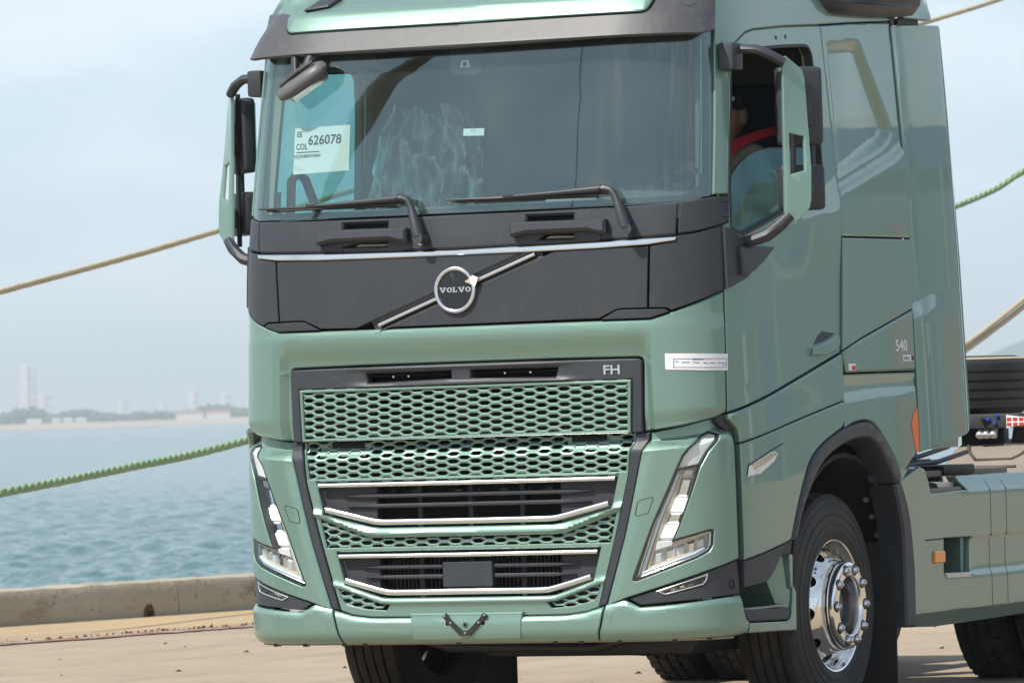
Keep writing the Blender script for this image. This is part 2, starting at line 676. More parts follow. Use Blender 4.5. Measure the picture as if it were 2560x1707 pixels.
ground = sheet('quay_ground', [wall_pt(-400, 0.0), wall_pt(-400, -500), wall_pt(900, -500), wall_pt(900, 0.0)], CONC)
ground.data.flip_normals() if ground.data.polygons[0].normal.z < 0 else None
strip = sheet('quay_edge_strip', [wall_pt(-60, -.02, .004), wall_pt(-60, -2.22, .004), wall_pt(300, -2.22, .004), wall_pt(300, -.02, .004)], YCONC)
joint_bm = bmesh.new()
rng = random.Random(3)
prev = None
for i in range(900):
    s = -20 + i * .12
    a = joint_bm.verts.new(wall_pt(s, -2.22 + rng.uniform(-.05, .05), .009))
    b = joint_bm.verts.new(wall_pt(s, -2.52 + rng.uniform(-.04, .04), .009))
    if prev:
        joint_bm.faces.new((prev[0], prev[1], b, a))
    prev = (a, b)
tag(finish(joint_bm, 'expansion_joint', JOINTM, None), kind='structure')
# dark grit lying along the joint
gr = bmesh.new()
for i in range(1500):
    s = rng.uniform(-8, 30)
    o_ = rng.gauss(-2.2, .045)
    r_ = rng.uniform(.006, .028)
    c_ = wall_pt(s, o_, .004)
    vs = [gr.verts.new(c_ + Vector((rng.uniform(-1, 1) * r_, rng.uniform(-1, 1) * r_ * 1.6, 0))) for _ in range(3)]
    tp = gr.verts.new(c_ + Vector((0, 0, r_ * .8)))
    gr.faces.new(vs)
    for k in range(3):
        gr.faces.new((vs[k], vs[(k + 1) % 3], tp))
GRIT = mat('dark_grit', (0.07, 0.055, 0.03), 0.95)
tag(finish(gr, 'joint_grit', GRIT, None, smooth=False), kind='stuff')
deb = bmesh.new()
for i in range(260):
    c_ = Vector((rng.uniform(-16, 8), rng.uniform(2, 26), .001))
    r_ = rng.uniform(.008, .03)
    vs = [deb.verts.new(c_ + Vector((rng.uniform(-1, 1) * r_, rng.uniform(-1, 1) * r_, 0))) for _ in range(3)]
    tp = deb.verts.new(c_ + Vector((0, 0, r_ * .5)))
    deb.faces.new(vs)
    for k in range(3):
        deb.faces.new((vs[k], vs[(k + 1) % 3], tp))
tag(finish(deb, 'ground_litter', GRIT, None, smooth=False), kind='stuff')

# the low concrete edge wall with its cast blocks
wall = empty('quay_edge_wall', wall_pt(0, 0))
tag(wall, 'low weathered concrete edge wall with rusty stains along the quay, sea behind it', 'wall')
for k in range(-4, 14):
    bmw = bmesh.new()
    L0, L1 = k * 3.35 + 1.97, (k + 1) * 3.35 + 1.96
    n = 28
    rows = []
    for i in range(n + 1):
        s = L0 + (L1 - L0) * i / n
        dz = rng.uniform(-.006, .006)
        prof = [(-.0, 0), (-.0 + rng.uniform(-.006, .006), .10), (.012 + rng.uniform(-.005, .005), .225 + dz), (.035, .262 + dz), (.42, .268 + dz), (.45, -.6)]
        rows.append([bmw.verts.new(wall_pt(s, o_, z_) - wall.location) for o_, z_ in prof])
    for a, b in zip(rows, rows[1:]):
        for j in range(len(a) - 1):
            bmw.faces.new((a[j], b[j], b[j + 1], a[j + 1]))
    bmw.faces.new(rows[0])
    bmw.faces.new(rows[-1][::-1])
    finish(bmw, 'wall_block', WALLM, wall, 35)
# scupper holes with rust at the foot of the wall
RUST = mat('rust_stain', (0.11, 0.045, 0.018), 0.9, noise=[(12, .4, .7, U1, (.05, .03, .015))])
for s in (1.63, 4.83):
    c_ = wall_pt(s, -.004, .055)
    mp_ = frame(c_ - wall.location, WALL_DIR, (0, 0, 1), -WALL_N)
    plate('scupper', [(-.06, -.05), (.06, -.05), (.05, .0), (.02, .045), (-.025, .035), (-.055, .0)], 0, .006, RUST, wall, ch=.002, mapf=mp_)
    plate('scupper', [(-.03, -.05), (.03, -.05), (.025, -.005), (-.025, -.005)], .004, .009, VOID, wall, ch=.001, mapf=mp_)

# sea
WATER = bpy.data.materials.new('sea_water')
WATER.use_nodes = True
nt = WATER.node_tree
b = nt.nodes['Principled BSDF']
b.inputs['Base Color'].default_value = (0.055, 0.135, 0.132, 1)
b.inputs['Roughness'].default_value = 0.10
b.inputs['IOR'].default_value = 1.33
tc = nt.nodes.new('ShaderNodeTexCoord')
prevh = None
rotm = nt.nodes.new('ShaderNodeMapping')
rotm.inputs['Rotation'].default_value = (0, 0, rad(-26))
nt.links.new(tc.outputs['Object'], rotm.inputs['Vector'])
tsock = None
for sc_, am_, st_ in ((2.2, .6, (1, .6, 1)), (6.0, .3, (1, .6, 1))):
    mpn = nt.nodes.new('ShaderNodeMapping')
    mpn.inputs['Scale'].default_value = st_
    t = nt.nodes.new('ShaderNodeTexNoise')
    t.inputs['Scale'].default_value = sc_
    t.inputs['Detail'].default_value = 3
    t.inputs['Distortion'].default_value = 0.4
    nt.links.new(rotm.outputs['Vector'], mpn.inputs['Vector'])
    nt.links.new(mpn.outputs['Vector'], t.inputs['Vector'])
    mm = nt.nodes.new('ShaderNodeMath')
    mm.operation = 'MULTIPLY_ADD'
    mm.inputs[1].default_value = am_
    mm.inputs[2].default_value = 0
    nt.links.new(t.outputs['Fac'], mm.inputs[0])
    if prevh:
        nt.links.new(prevh, mm.inputs[2])
    else:
        tsock = t.outputs['Fac']
    prevh = mm.outputs[0]
bp = nt.nodes.new('ShaderNodeBump')
bp.inputs['Strength'].default_value = 1.0
bp.inputs['Distance'].default_value = 0.25
nt.links.new(prevh, bp.inputs['Height'])
nt.links.new(bp.outputs['Normal'], b.inputs['Normal'])
sea = sheet('sea', [(-9800, -6000, SEA_Z - .45), (9800, -6000, SEA_Z - .45), (9800, 12800, SEA_Z - .45), (-9800, 12800, SEA_Z - .45)], WATER)
vdir = np.array([CAM_D.x, CAM_D.y]) / math.hypot(CAM_D.x, CAM_D.y)
vrt = np.array([vdir[1], -vdir[0]])
NC, NR = 380, 1100
ang = np.linspace(-.13, .13, NC)
dep = 130.0 * (1700.0 / 130.0) ** np.linspace(0, 1, NR)
LAT, DEP = np.meshgrid(ang, dep)
LAT = LAT * DEP
PX = CAM_POS.x + vdir[0] * DEP + vrt[0] * LAT
PY = CAM_POS.y + vdir[1] * DEP + vrt[1] * LAT
rw = np.random.RandomState(9)
H = np.zeros_like(PX)
cell = np.maximum(.26 * DEP / 380, .0024 * DEP)       # size of a mesh cell: shorter waves fade out before it
for k in range(46):
    lam = .75 * (4.5 ** rw.rand())
    th = rad(20) + rw.randn() * .75
    kx, ky = 2 * math.pi / lam * math.cos(th), 2 * math.pi / lam * math.sin(th)
    ph = kx * PX + ky * PY + rw.rand() * 6.28
    fade = np.clip((lam / cell - 2.0) / 2.0, 0, 1)
    w_ = np.sin(ph)
    H += .0105 * lam ** .75 * fade * (w_ + .35 * np.cos(2 * ph))
edge = np.clip((1700 - DEP) / 400, 0, 1)
H = H * edge - .42 * (1 - edge)
wm = bpy.data.meshes.new('sea_waves')
idx = np.arange(NC * NR).reshape(NR, NC)
quads = np.stack([idx[:-1, :-1], idx[:-1, 1:], idx[1:, 1:], idx[1:, :-1]], -1).reshape(-1, 4)
wm.vertices.add(NC * NR)
wm.vertices.foreach_set('co', np.stack([PX, PY, SEA_Z + H], -1).reshape(-1).astype('f'))
wm.loops.add(quads.size)
wm.loops.foreach_set('vertex_index', quads.reshape(-1).astype('i'))
wm.polygons.add(len(quads))
wm.polygons.foreach_set('loop_start', (np.arange(len(quads)) * 4).astype('i'))
wm.update(calc_edges=True)
wm.shade_smooth()
so_ = link('sea_waves', wm, WATER)
so_['kind'] = 'structure'

# quay face below the wall
sheet('quay_face', [wall_pt(-400, .44, -.2), wall_pt(900, .44, -.2), wall_pt(900, .44, SEA_Z - .5), wall_pt(-400, .44, SEA_Z - .5)], WALLM)


def pixray(u, v):
    q = CAM_D * 15000 + CAM_R * (u - 1280) + CAM_U * (853.5 - v)
    return q / 15000.0


def far(u, v, dist):
    return CAM_POS + pixray(u, v) * dist


# ------------------------------------------------------------------ far shore (about 3.8 km over the water)
SAND = mat('far_sand', (0.42, 0.33, 0.24), 0.9)
FTREE = mat('far_trees', (0.035, 0.065, 0.035), 0.9, noise=[(.02, .4, .7, U1, (.06, .09, .05))])
FHILL = mat('far_hill', (0.03, 0.06, 0.05), 0.9)
DS = 3800.0
hv = Vector((CAM_D.x, CAM_D.y, 0)).normalized()
hr = Vector((hv.y, -hv.x, 0))


def shore(lat, dep, z):
    """lateral metres to the right of the view axis, depth from the camera"""
    p = CAM_POS + hv * dep + hr * lat
    return Vector((p.x, p.y, z))


sb = bmesh.new()
prev = None
for i in range(-40, 41):
    lat = i * 60.0
    dep = DS * (1 + .00005 * lat) + 40 * math.sin(i * .7)
    row = [sb.verts.new(shore(lat, dep + o_, SEA_Z + z_)) for o_, z_ in ((-10, -1), (0, .3), (60, 2.6), (400, 5.0), (6000, 8.0))]
    if prev:
        for a in range(4):
            sb.faces.new((prev[a], row[a], row[a + 1], prev[a + 1]))
    prev = row
tag(finish(sb, 'far_shore', SAND, None), kind='structure')
tb = bmesh.new()
rt = random.Random(11)
for i in range(2200):
    lat = rt.uniform(-700, 700)
    u_ = 1280 + lat / DS * 15000
    base = 5.2 + 1.6 * math.sin(lat * .021) + 1.6 * math.sin(lat * .063 + 1) + 1.2 * math.sin(lat * .15)
    if u_ < 90:
        base += 6 * min(1, (90 - u_) / 70)
    h_ = max(3, base * rt.uniform(.75, 1.15))
    c_ = shore(lat, DS + rt.uniform(75, 220), SEA_Z + 2.5)
    w_ = rt.uniform(2.5, 6)
    res = bmesh.ops.create_icosphere(tb, subdivisions=1, radius=1)
    for v in res['verts']:
        v.co = Vector((v.co.x * w_ * rt.uniform(.8, 1.2), v.co.y * w_, v.co.z * h_ * .55)) + c_ + Vector((0, 0, h_ * .5))
tag(finish(tb, 'far_tree_belt', FTREE, None), 'hazy belt of trees along the far shore', 'trees', kind='stuff')
FB1 = mat('far_tower_white', (0.66, 0.66, 0.64), 0.7, noise=[(.9, .5, .7, (.02, .02, 1), (.5, .52, .55))])
FB2 = mat('far_tower_grey', (0.40, 0.44, 0.52), 0.6)
FROOF = mat('far_red_roof', (0.34, 0.15, 0.12), 0.8)


def tower(u, wpx, vtop, label, dist=4600.0, wings=True, material=FB1):
    """far residential tower standing on the shore: slab, darker window flank, plant room and rows of floors"""
    sc_ = dist / 15000.0
    lat = (u - 1280) * sc_
    vh = 1016 - .031 * (u - 1280)
    h_ = (vh - vtop) * sc_ + 1.5 - SEA_Z
    w_ = wpx * sc_
    base = shore(lat, dist, SEA_Z)
    r = empty('far_building', base)
    tag(r, label, 'building')
    ang = math.atan2(hr.y, hr.x)
    M = lambda x, y: (hr * x + hv * y)
    def blk(nm, x0, x1, y0, y1, z0, z1, mt):
        bm = bmesh.new()
        vs = []
        for z in (z0, z1):
            for x, y in ((x0, y0), (x1, y0), (x1, y1), (x0, y1)):
                p = M(x, y)
                vs.append(bm.verts.new((p.x, p.y, z)))
        bm.faces.new(vs[:4][::-1])
        bm.faces.new(vs[4:])
        for k in range(4):
            bm.faces.new((vs[k], vs[(k + 1) % 4], vs[4 + (k + 1) % 4], vs[4 + k]))
        return finish(bm, nm, mt, r, smooth=False)
    blk('tower_block', -w_ / 2, w_ * .02, -w_ * .35, w_ * .35, 0, h_ * .97, material)
    blk('window_flank', w_ * .02, w_ / 2, -w_ * .28, w_ * .3, 0, h_ * .93, FB2)
    blk('plant_room', -w_ * .3, w_ * .1, -w_ * .2, w_ * .2, h_ * .97, h_, material)
    nf = max(4, int(h_ / 6))
    for k in range(1, nf):
        z = h_ * .93 * k / nf
        blk('balcony_band', w_ * .03, w_ * .52, -w_ * .31, -w_ * .27, z, z + h_ * .25 / nf, material)
    return r


tower(67, 40, 910, 'tallest white high-rise tower on the far shore')
tower(108, 34, 982, 'shorter pale tower beside the tallest far-shore high-rise')
tower(481, 26, 974, 'slim pale tower above the red-roofed shore block', material=FB1)
tower(562, 26, 982, 'pale twin-faced tower right of the slim far-shore tower')
tower(303, 28, 1000, 'low broad pale block rising behind the shore trees')
tower(404, 22, 1006, 'small white block half hidden by the tall shore trees')
tower(596, 20, 1000, 'small cream block on the far shore next to the truck cab')
tower(180, 40, 1026, 'low wide pale block behind the left end of the tree belt')
for u, w_, lab in ((80, 38, 'low pinkish beach house at the foot of the tallest tower'), (136, 22, 'small pale beach house between two others'),
                   (165, 24, 'pale beach house with open front on the sand'), (197, 26, 'white beach house at the right end of the row'),
                   (470, 70, 'long low red-roofed block among the shore trees'), (540, 60, 'second low red-roofed block below the slim tower')):
    sc_ = (DS + 60) / 15000
    base = shore((u - 1280) * sc_, DS + 60, SEA_Z + 1.0)
    r = empty('shore_house', base)
    tag(r, lab, 'house')
    h_ = 5.0 if u < 300 else 7.5
    rbox('wall', Vector((0, 0, h_ * .4)), (w_ * sc_, 8, h_ * .8), FB1, r, bevel=0, rot=(0, 0, math.atan2(hr.y, hr.x)))
    rbox('roof', Vector((0, 0, h_ * .9)), (w_ * sc_ * 1.06, 9, h_ * .2), FROOF if u > 300 else FB1, r, bevel=0, rot=(0, 0, math.atan2(hr.y, hr.x)), taper=(.8, .3))

hb = bmesh.new()
prev = None
for i in range(0, 40):
    lat = 340 + i * 30
    h_ = max(.5, 58 * sstep((lat - 340) / 150.0) + 3 * math.sin(i * .6) + 25 * sstep((lat - 520) / 500.0))
    row = [hb.verts.new(shore(lat, 5200 + o_, SEA_Z + z_)) for o_, z_ in ((-300, 0), (-120, h_ * .6), (0, h_), (500, h_ * .8), (1500, 0))]
    if prev:
        for a in range(4):
            hb.faces.new((prev[a], row[a], row[a + 1], prev[a + 1]))
    prev = row
tag(finish(hb, 'far_hill', FHILL, None), kind='structure')

# ------------------------------------------------------------------ mooring ropes behind the truck
ROPET = mat('tan_rope', (0.45, 0.385, 0.25), 0.85, noise=[(6, .45, .7, U1, (.48, .42, .29))])
ROPEG = mat('green_rope', (0.24, 0.36, 0.20), 0.85, noise=[(9, .5, .62, U1, (.30, .36, .19))])


def rope(name, pts, radius, material, label, group=None, pitch=.22, strands=4):
    pts = [Vector(p) for p in pts]
    # resample with a quadratic/cubic curve through the points
    n = 0
    path = []
    for a in range(len(pts) - 1):
        p0 = pts[max(a - 1, 0)]
        p1, p2 = pts[a], pts[a + 1]
        p3 = pts[min(a + 2, len(pts) - 1)]
        L = (p2 - p1).length
        steps = max(2, int(L / (pitch / 10)))
        for k in range(steps):
            s = k / steps
            path.append(.5 * ((2 * p1) + (p2 - p0) * s + (2 * p0 - 5 * p1 + 4 * p2 - p3) * s * s + (3 * p1 - p0 - 3 * p2 + p3) * s ** 3))
    path.append(pts[-1])
    bm = bmesh.new()
    acc = 0
    lens = [0]
    for a, b in zip(path, path[1:]):
        lens.append(lens[-1] + (b - a).length)
    for s in range(strands):
        ph = 2 * math.pi * s / strands
        sp = []
        for p, l in zip(path, lens):
            d = (path[-1] - path[0]).normalized()
            u = d.cross(Vector((0, 0, 1))).normalized()
            v = u.cross(d)
            a = ph + 2 * math.pi * l / pitch
            sp.append(p + (u * math.cos(a) + v * math.sin(a)) * radius * (.52 if strands == 3 else .42))
        tube_bm(bm, sp, radius * .56, 6)
    o = finish(bm, name, material, None, 60)
    tag(o, label, 'rope', group)
    return o


def extend(p, q, z=None, k=None):
    """carry the line q->p on beyond p, down to height z or k times its length"""
    d = p - q
    return p + d * (((z - p.z) / d.z) if z is not None else k)


T0, T1 = far(-200, 783, 41.4), far(0, 729, 42)
G0, G1 = far(-200, 1268, 41.5), far(0, 1232, 42)
TE, TF = far(2560, -22, 60), far(2760, -86, 61.5)
GE, GF = far(2560, 428, 62), far(2760, 318, 63.4)
DE, DF = far(2560, 748, 58), far(2760, 592, 59.3)
BOW = []
tb0 = extend(T0, T1, z=.42)
gb0 = extend(G0, G1, z=.42)
t_end = extend(TF, TE, k=14)
g_end = extend(GF, GE, k=11)
d_end = extend(DF, DE, k=9)
low = Vector((0, 0, -.055))
rope('mooring_rope', [tb0, T0, T1, far(300, 648, 44), far(545, 577, 45.8), far(1400, 322, 51.7), far(2330, 52, 58.3), TE, TF, t_end],
     .025, ROPET, 'long tan mooring rope passing behind the cab from lower left to top right')
rope('mooring_rope', [gb0, G0, G1, far(320, 1168, 44.4), far(640, 1094, 46.9), far(1500, 845, 53.7), far(2380, 520, 60.6), GE, GF, g_end],
     .032, ROPEG, 'sagging green mooring rope with twisted strands behind the truck', pitch=.36, strands=3)
db0 = extend(far(2150, 1040, 54.2), far(2420, 856, 56.7), z=.42)
rope('mooring_rope', [db0, far(2150, 1040, 54.2), far(2420, 856, 56.7), DE, DF, d_end], .024, ROPET,
     'upper strand of the doubled tan mooring rope beside the spare tyre')
rope('mooring_rope', [db0 + low, far(2150, 1040, 54.2) + low, far(2420, 856, 56.7) + low, DE + low * 1.2, DF + low * 1.2, d_end + low], .028, ROPET,
     'lower strand of the doubled tan mooring rope beside the spare tyre')
BOLL = mat('bollard_iron', (.05, .045, .04), .7, noise=[(6, .45, .7, U1, (.12, .06, .03))])
for p_, lb_ in ((tb0, 'iron bollard holding the long tan rope'), (gb0, 'iron bollard holding the sagging green rope'), (db0, 'iron bollard holding the doubled tan rope')):
    bo = lathe('bollard', [(.0, .52), (.17, .51), (.21, .46), (.19, .40), (.13, .36), (.12, .12), (.20, .03), (.24, .0)], (p_.x, p_.y, 0), (0, 0, 1), BOLL, None, 32, 50)
    tag(bo, lb_, 'bollard')
# the moored ship the lines run to
shp = empty('ship', ((t_end + g_end) / 2).to_tuple())
shp.location.z = SEA_Z
tag(shp, 'moored cargo ship with dark blue bow holding the ropes', 'ship')
HULLB = mat('ship_hull_blue', (.03, .075, .15), .5, noise=[(.6, .5, .7, U1, (.05, .08, .13))])
HULLR = mat('ship_boot_red', (.22, .04, .03), .6)
HULLW = mat('ship_white', (.6, .6, .58), .5)
fwd = -WALL_DIR
sid = Vector((WALL_DIR.y, -WALL_DIR.x, 0))
topz = max(t_end.z, g_end.z, d_end.z) - SEA_Z + .3
for nm, z0_, z1_, mt_ in (('boot_stripe', -1.0, 1.2, HULLR), ('hull', 1.2, topz, HULLB)):
    bm = bmesh.new()
    prev = None
    for k in range(14):
        l_ = 80 * k / 13
        row = []
        for z in (z0_, z1_):
            fl = (z + 1) / (topz + 1)
            hw = 8.0 * min(1, (l_ / 26.0)) ** .55 * (.75 + .25 * fl)
            x0_ = l_ - 3.0 * (1 - fl) * 0 + (1 - fl) * 4.0 * (1 - l_ / 80)
            for sg in (-1, 1):
                p_ = -fwd * x0_ + sid * (sg * hw)
                row.append(bm.verts.new((p_.x, p_.y, z)))
        if prev:
            for q, r in ((0, 2), (2, 3), (3, 1), (1, 0)):
                bm.faces.new((prev[q], row[q], row[r], prev[r]))
        prev = row
    finish(bm, nm, mt_, shp, 50)
dk = -fwd * 60
rbox('deck_house', Vector((dk.x, dk.y, topz + 5)), (13, 12, 10), HULLW, shp, bevel=.2, rot=(0, 0, math.atan2(sid.y, sid.x)))
rbox('bridge', Vector((dk.x, dk.y, topz + 11.2)), (15, 6, 2.4), HULLW, shp, bevel=.2, rot=(0, 0, math.atan2(sid.y, sid.x)))
fm_ = -fwd * 8
tube('foremast', [Vector((fm_.x, fm_.y, topz)), Vector((fm_.x, fm_.y, topz + 9))], [.35, .2], HULLW, shp)

# ================================================================== THE TRUCK
truck = empty('truck', (0, 0, 0))
tag(truck, 'sage green tractor truck with dark grey front band, honeycomb grille and polished front wheels', 'truck')

# ---------------- hood panel above and beside the grille


def hood_d(t, z):
    s = sstep((1.83 - z) / .13) * sstep((.952 - t) / .022)
    top = .004 * sstep((z - 1.85) / .02)
    low = -.012 * sstep((1.425 - z + .09 * (t - .9)) / .03) * (t > .9)
    return -.034 * s - top + low


HOOD = [(0, 1.872), (.5, 1.872), (.967, 1.872), (1.064, 1.900), (1.2, 1.945), (1.344, 1.992), (1.340, 1.9), (1.331, 1.75), (1.320, 1.58),
        (1.312, 1.441), (1.26, 1.424), (1.1, 1.392), (1.0, 1.378), (.903, 1.367), (.910, 1.52), (.919, 1.684), (.913, 1.699), (.898, 1.705), (.5, 1.709)]
hood = plate('hood_panel', [(x, y) for x, y in HOOD] + [(-x, y) for x, y in reversed(HOOD[1:])], -.05, 0, PAINT, truck, ch=.006, dfun=hood_d, st=.03, sz=.03)

# ---------------- dark band with badge
DZ = [(-.975, 2.203), (.337, 2.197), (-.53, 1.882), (-.72, 1.885), (-.806, 1.922), (-.842, 1.926), (-.955, 1.925)]
plate('front_band_panel', DZ, -.03, 0, DARK, truck)
plate('front_band_panel', [(.516, 2.198), (.975, 2.203), (.955, 1.925), (.842, 1.926), (.806, 1.922), (.72, 1.885), (-.353, 1.881)], -.03, 0, DARK, truck)
GX = .3625
DD = np.array([1, GX]) / math.hypot(1, GX)
sweep('badge_groove', [tuple(np.array([0, 2.04]) + DD * s) for s in (-.47, .47)],
      [(.034, -.001), (.009, -.018), (-.009, -.018), (-.030, -.001), (-.030, -.03), (.034, -.03)], DARK, truck, sharp=20)
sweep('diagonal_strip', [tuple(np.array([0, 2.04]) + DD * s) for s in (-.435, -.1)], halfround(.0085, .006, .001), CHROME, truck)
sweep('diagonal_strip', [tuple(np.array([0, 2.04]) + DD * s) for s in (.1, .438)], halfround(.0085, .006, .001), CHROME, truck)
badge = sweep('badge_ring', disc_pts(0, 2.04, .098, 48), halfround(.0095, .008, .012, 8), CHROME, truck, closed=True)
BADGEB = mat('badge_black', (.010, .010, .012), .12, coat=.5, noise=[(30, .66, .72, (1, 1, .25), (.10, .10, .11))])
bd = plate('badge_disc', disc_pts(0, 2.04, .092, 40), -.01, .008, BADGEB, truck, ch=.002)
# slab-serif word on the badge
V_ = [(0, 1), (.42, 1), (.42, .86), (.34, .86), (.50, .32), (.66, .86), (.58, .86), (.58, 1), (1, 1), (1, .86), (.92, .86), (.62, 0), (.38, 0), (.08, .86), (0, .86)]
L_ = [(0, 1), (.55, 1), (.55, .86), (.42, .86), (.42, .16), (.68, .16), (.72, .42), (.88, .42), (.88, 0), (0, 0), (0, .14), (.14, .14), (.14, .86), (0, .86)]


def word(parent):
    x = -.0805
    h = .0235
    for ch_, w in (('V', .036), ('O', .029), ('L', .027), ('V', .036), ('O', .029)):
        if ch_ == 'O':
            plate('badge_letter', disc_pts(x + w / 2, 2.0405, w / 2, 20, h / w), .006, .0115, CHROME, parent, ch=.0008,
                  holes=[disc_pts(x + w / 2, 2.0405, w * .2, 16, h * 1.5 / w)])
        else:
            plate('badge_letter', [(x + p * w, 2.0405 - h / 2 + q * h) for p, q in (V_ if ch_ == 'V' else L_)], .006, .0115, CHROME, parent, ch=.0006)
        x += w + .0015


word(bd)
TAPE = mat('loose_tape', (.72, .73, .72), .4)
tape = plate('tape_scrap', [(.062, 2.072), (.098, 2.104), (.128, 2.092), (.118, 2.065), (.108, 2.046), (.092, 2.062)], .021, .0235, TAPE, None, ch=.0008)
tag(tape, 'torn scrap of pale tape stuck on the badge ring', 'tape')
plate('tape_fold', [(.058, 2.076), (.084, 2.066), (.095, 2.058), (.082, 2.088)], .022, .026, mat('tape_fold', (.55, .47, .35), .5), tape, ch=.0008)

both('corner_band_panel', [(.985, 2.205), (1.10, 2.222), (1.114, 2.247), (1.205, 2.256), (1.354, 2.291), (1.35, 2.15), (1.344, 2.0), (1.2, 1.953), (1.068, 1.911), (1.04, 1.924), (.965, 1.925)], -.03, 0, DARK, truck)
both('band_flap', [(.730, 1.879), (.806, 1.916), (.842, 1.920), (1.037, 1.917), (1.056, 1.905), (.967, 1.879)], -.03, .002, DARK, truck)
CH = [(0, 2.221), (.364, 2.226), (.737, 2.231), (.974, 2.238), (1.108, 2.243), (1.100, 2.226), (.973, 2.211), (.736, 2.203), (.42, 2.200), (0, 2.199)]
plate('chrome_strip', CH[:5] + CH[5:] + [(-x, y) for x, y in reversed(CH[1:-1])] if False else [(x, y) for x, y in CH] + [(-x, y) for x, y in reversed(CH[1:-1])],
      -.02, .009, CHROME, truck, ch=.0045)
COWL = [(0, 2.385), (.362, 2.384), (.8, 2.387), (1.0, 2.393), (1.121, 2.398), (1.115, 2.33), (1.108, 2.251), (.974, 2.244), (.737, 2.237), (.364, 2.232), (0, 2.228)]
VENT = [(.369, 2.340), (.607, 2.338), (.607, 2.362), (.369, 2.364)]
LSLOT = [(.436, 2.255), (.608, 2.254), (.608, 2.276), (.46, 2.276)]
LS2 = [(-.60, 2.256), (-.362, 2.255), (-.362, 2.276), (-.50, 2.276)]
plate('cowl_panel', COWL + [(-x, y) for x, y in reversed(COWL[1:-1])], -.035, 0, DARK, truck, ch=.009,
      holes=[VENT, LSLOT, [(-.601, 2.342), (-.362, 2.340), (-.362, 2.364), (-.601, 2.366)], LS2])
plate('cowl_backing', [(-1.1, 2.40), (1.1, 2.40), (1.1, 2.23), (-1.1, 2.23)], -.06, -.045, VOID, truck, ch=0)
SLOTTAN = mat('slot_duct', (.36, .32, .26), .7)
for x0, x1 in ((.46, .61), (-.54, -.36)):
    plate('duct', [(x0, 2.258), (x1, 2.257), (x1, 2.266), (x0 + .03, 2.27)], -.035, -.008, SLOTTAN, truck)
for x0 in (.633, -.715):
    sweep('hatch_seam', [(x0, 2.236), (x0, 2.268)], [(-.0012, -.003), (.0012, -.003), (.0012, .0008), (-.0012, .0008)], VOID, truck)
    sweep('hatch_seam', [(x0 + .114, 2.236), (x0 + .114, 2.268)], [(-.0012, -.003), (.0012, -.003), (.0012, .0008), (-.0012, .0008)], VOID, truck)
both('corner_cowl_panel', [(1.127, 2.398), (1.21, 2.408), (1.301, 2.421), (1.405, 2.428), (1.408, 2.31), (1.36, 2.297), (1.205, 2.265), (1.116, 2.256)], -.03, 0, DARK, truck, ch=.006)
for k in range(3):
    for s in (1, -1):
        z = 2.405 - k * .035
        plate('cowl_rib', [(1.345, z - .004), (1.40, z - .010), (1.40, z - .002), (1.375, z + .002)], -.01, .007, DARK, truck, m=s)
# grab handles on the cowl
for x0 in (.299, -.726):
    P = [(x0, 2.330), (x0 + .09, 2.331), (x0 + .34, 2.329), (x0 + .485, 2.330), (x0 + .489, 2.266), (x0 + .448, 2.268), (x0 + .40, 2.281), (x0 + .089, 2.281), (x0 + .01, 2.268), (x0 + .002, 2.275)]
    plate('grab_handle', P, .0, .048, DARK, truck, ch=.012,
          dfun=lambda t, z, c=x0 + .245: np.zeros_like(t), sharp=35)

# ---------------- upper grille: dark frame, slots, green honeycomb
SLOT = [(.050, 1.634), (.483, 1.626), (.497, 1.670), (.050, 1.672)]
FR = [(0, 1.702), (.376, 1.701), (.897, 1.697), (.913, 1.685), (.906, 1.52), (.899, 1.362), (.846, 1.361), (.860, 1.604), (0, 1.604)]


def fr_d(t, z):
    # the slot is framed by swept lips
    return .008 * sstep((.62 - t) / .12) * np.exp(-((z - 1.690) / .010) ** 2) + .010 * sstep((.62 - t) / .12) * np.exp(-((z - 1.613) / .009) ** 2) \
        - .004 * sstep((t - .55) / .05) * 0


plate('grille_frame', FR + [(-x, y) for x, y in reversed(FR[1:-1])], -.07, -.022, DARK, truck, ch=.006, holes=[SLOT, [(-x, y) for x, y in SLOT]], dfun=fr_d, st=.04, sz=.012)
FHm = text('model_letters', 'FH', .058, (.719, 1.631), CHROME, truck, d0=-.024, d1=-.018, sx=1.28, bold=.0012)
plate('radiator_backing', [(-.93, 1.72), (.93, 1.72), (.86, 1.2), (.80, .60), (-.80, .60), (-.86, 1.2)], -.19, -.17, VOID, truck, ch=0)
for s in (1, -1):
    plate('grille_backing', [(.475, 1.62), (.875, 1.62), (.87, 1.36), (.475, 1.36)], -.09, -.07, GREYB, truck, m=s)
plate('grille_backing', [(-.475, 1.47), (.475, 1.468), (.475, 1.36), (-.475, 1.36)], -.09, -.072, GREYB, truck)
plate('grille_backing', [(-.045, 1.70), (.048, 1.70), (.048, 1.46), (-.045, 1.46)], -.088, -.069, GREYB, truck)
plate('slot_bar', [(-.5, 1.655), (.5, 1.655), (.5, 1.66), (-.5, 1.66)], -.10, -.08, GREYB, truck)
for x_ in (-.38, -.30, .20, .33):
    plate('slot_bolt', disc_pts(x_, 1.652, .006, 10), -.09, -.076, STEEL, truck, ch=.001)


def inside(p, poly):
    x, y = p
    r = False
    for i in range(len(poly)):
        (x1, y1), (x2, y2) = poly[i - 1], poly[i]
        if (y1 > y) != (y2 > y) and x < (x2 - x1) * (y - y1) / (y2 - y1) + x1:
            r = not r
    return r


def grow(poly, r):
    p = poly if ccw(poly) else poly[::-1]
    return inset(p, -r)


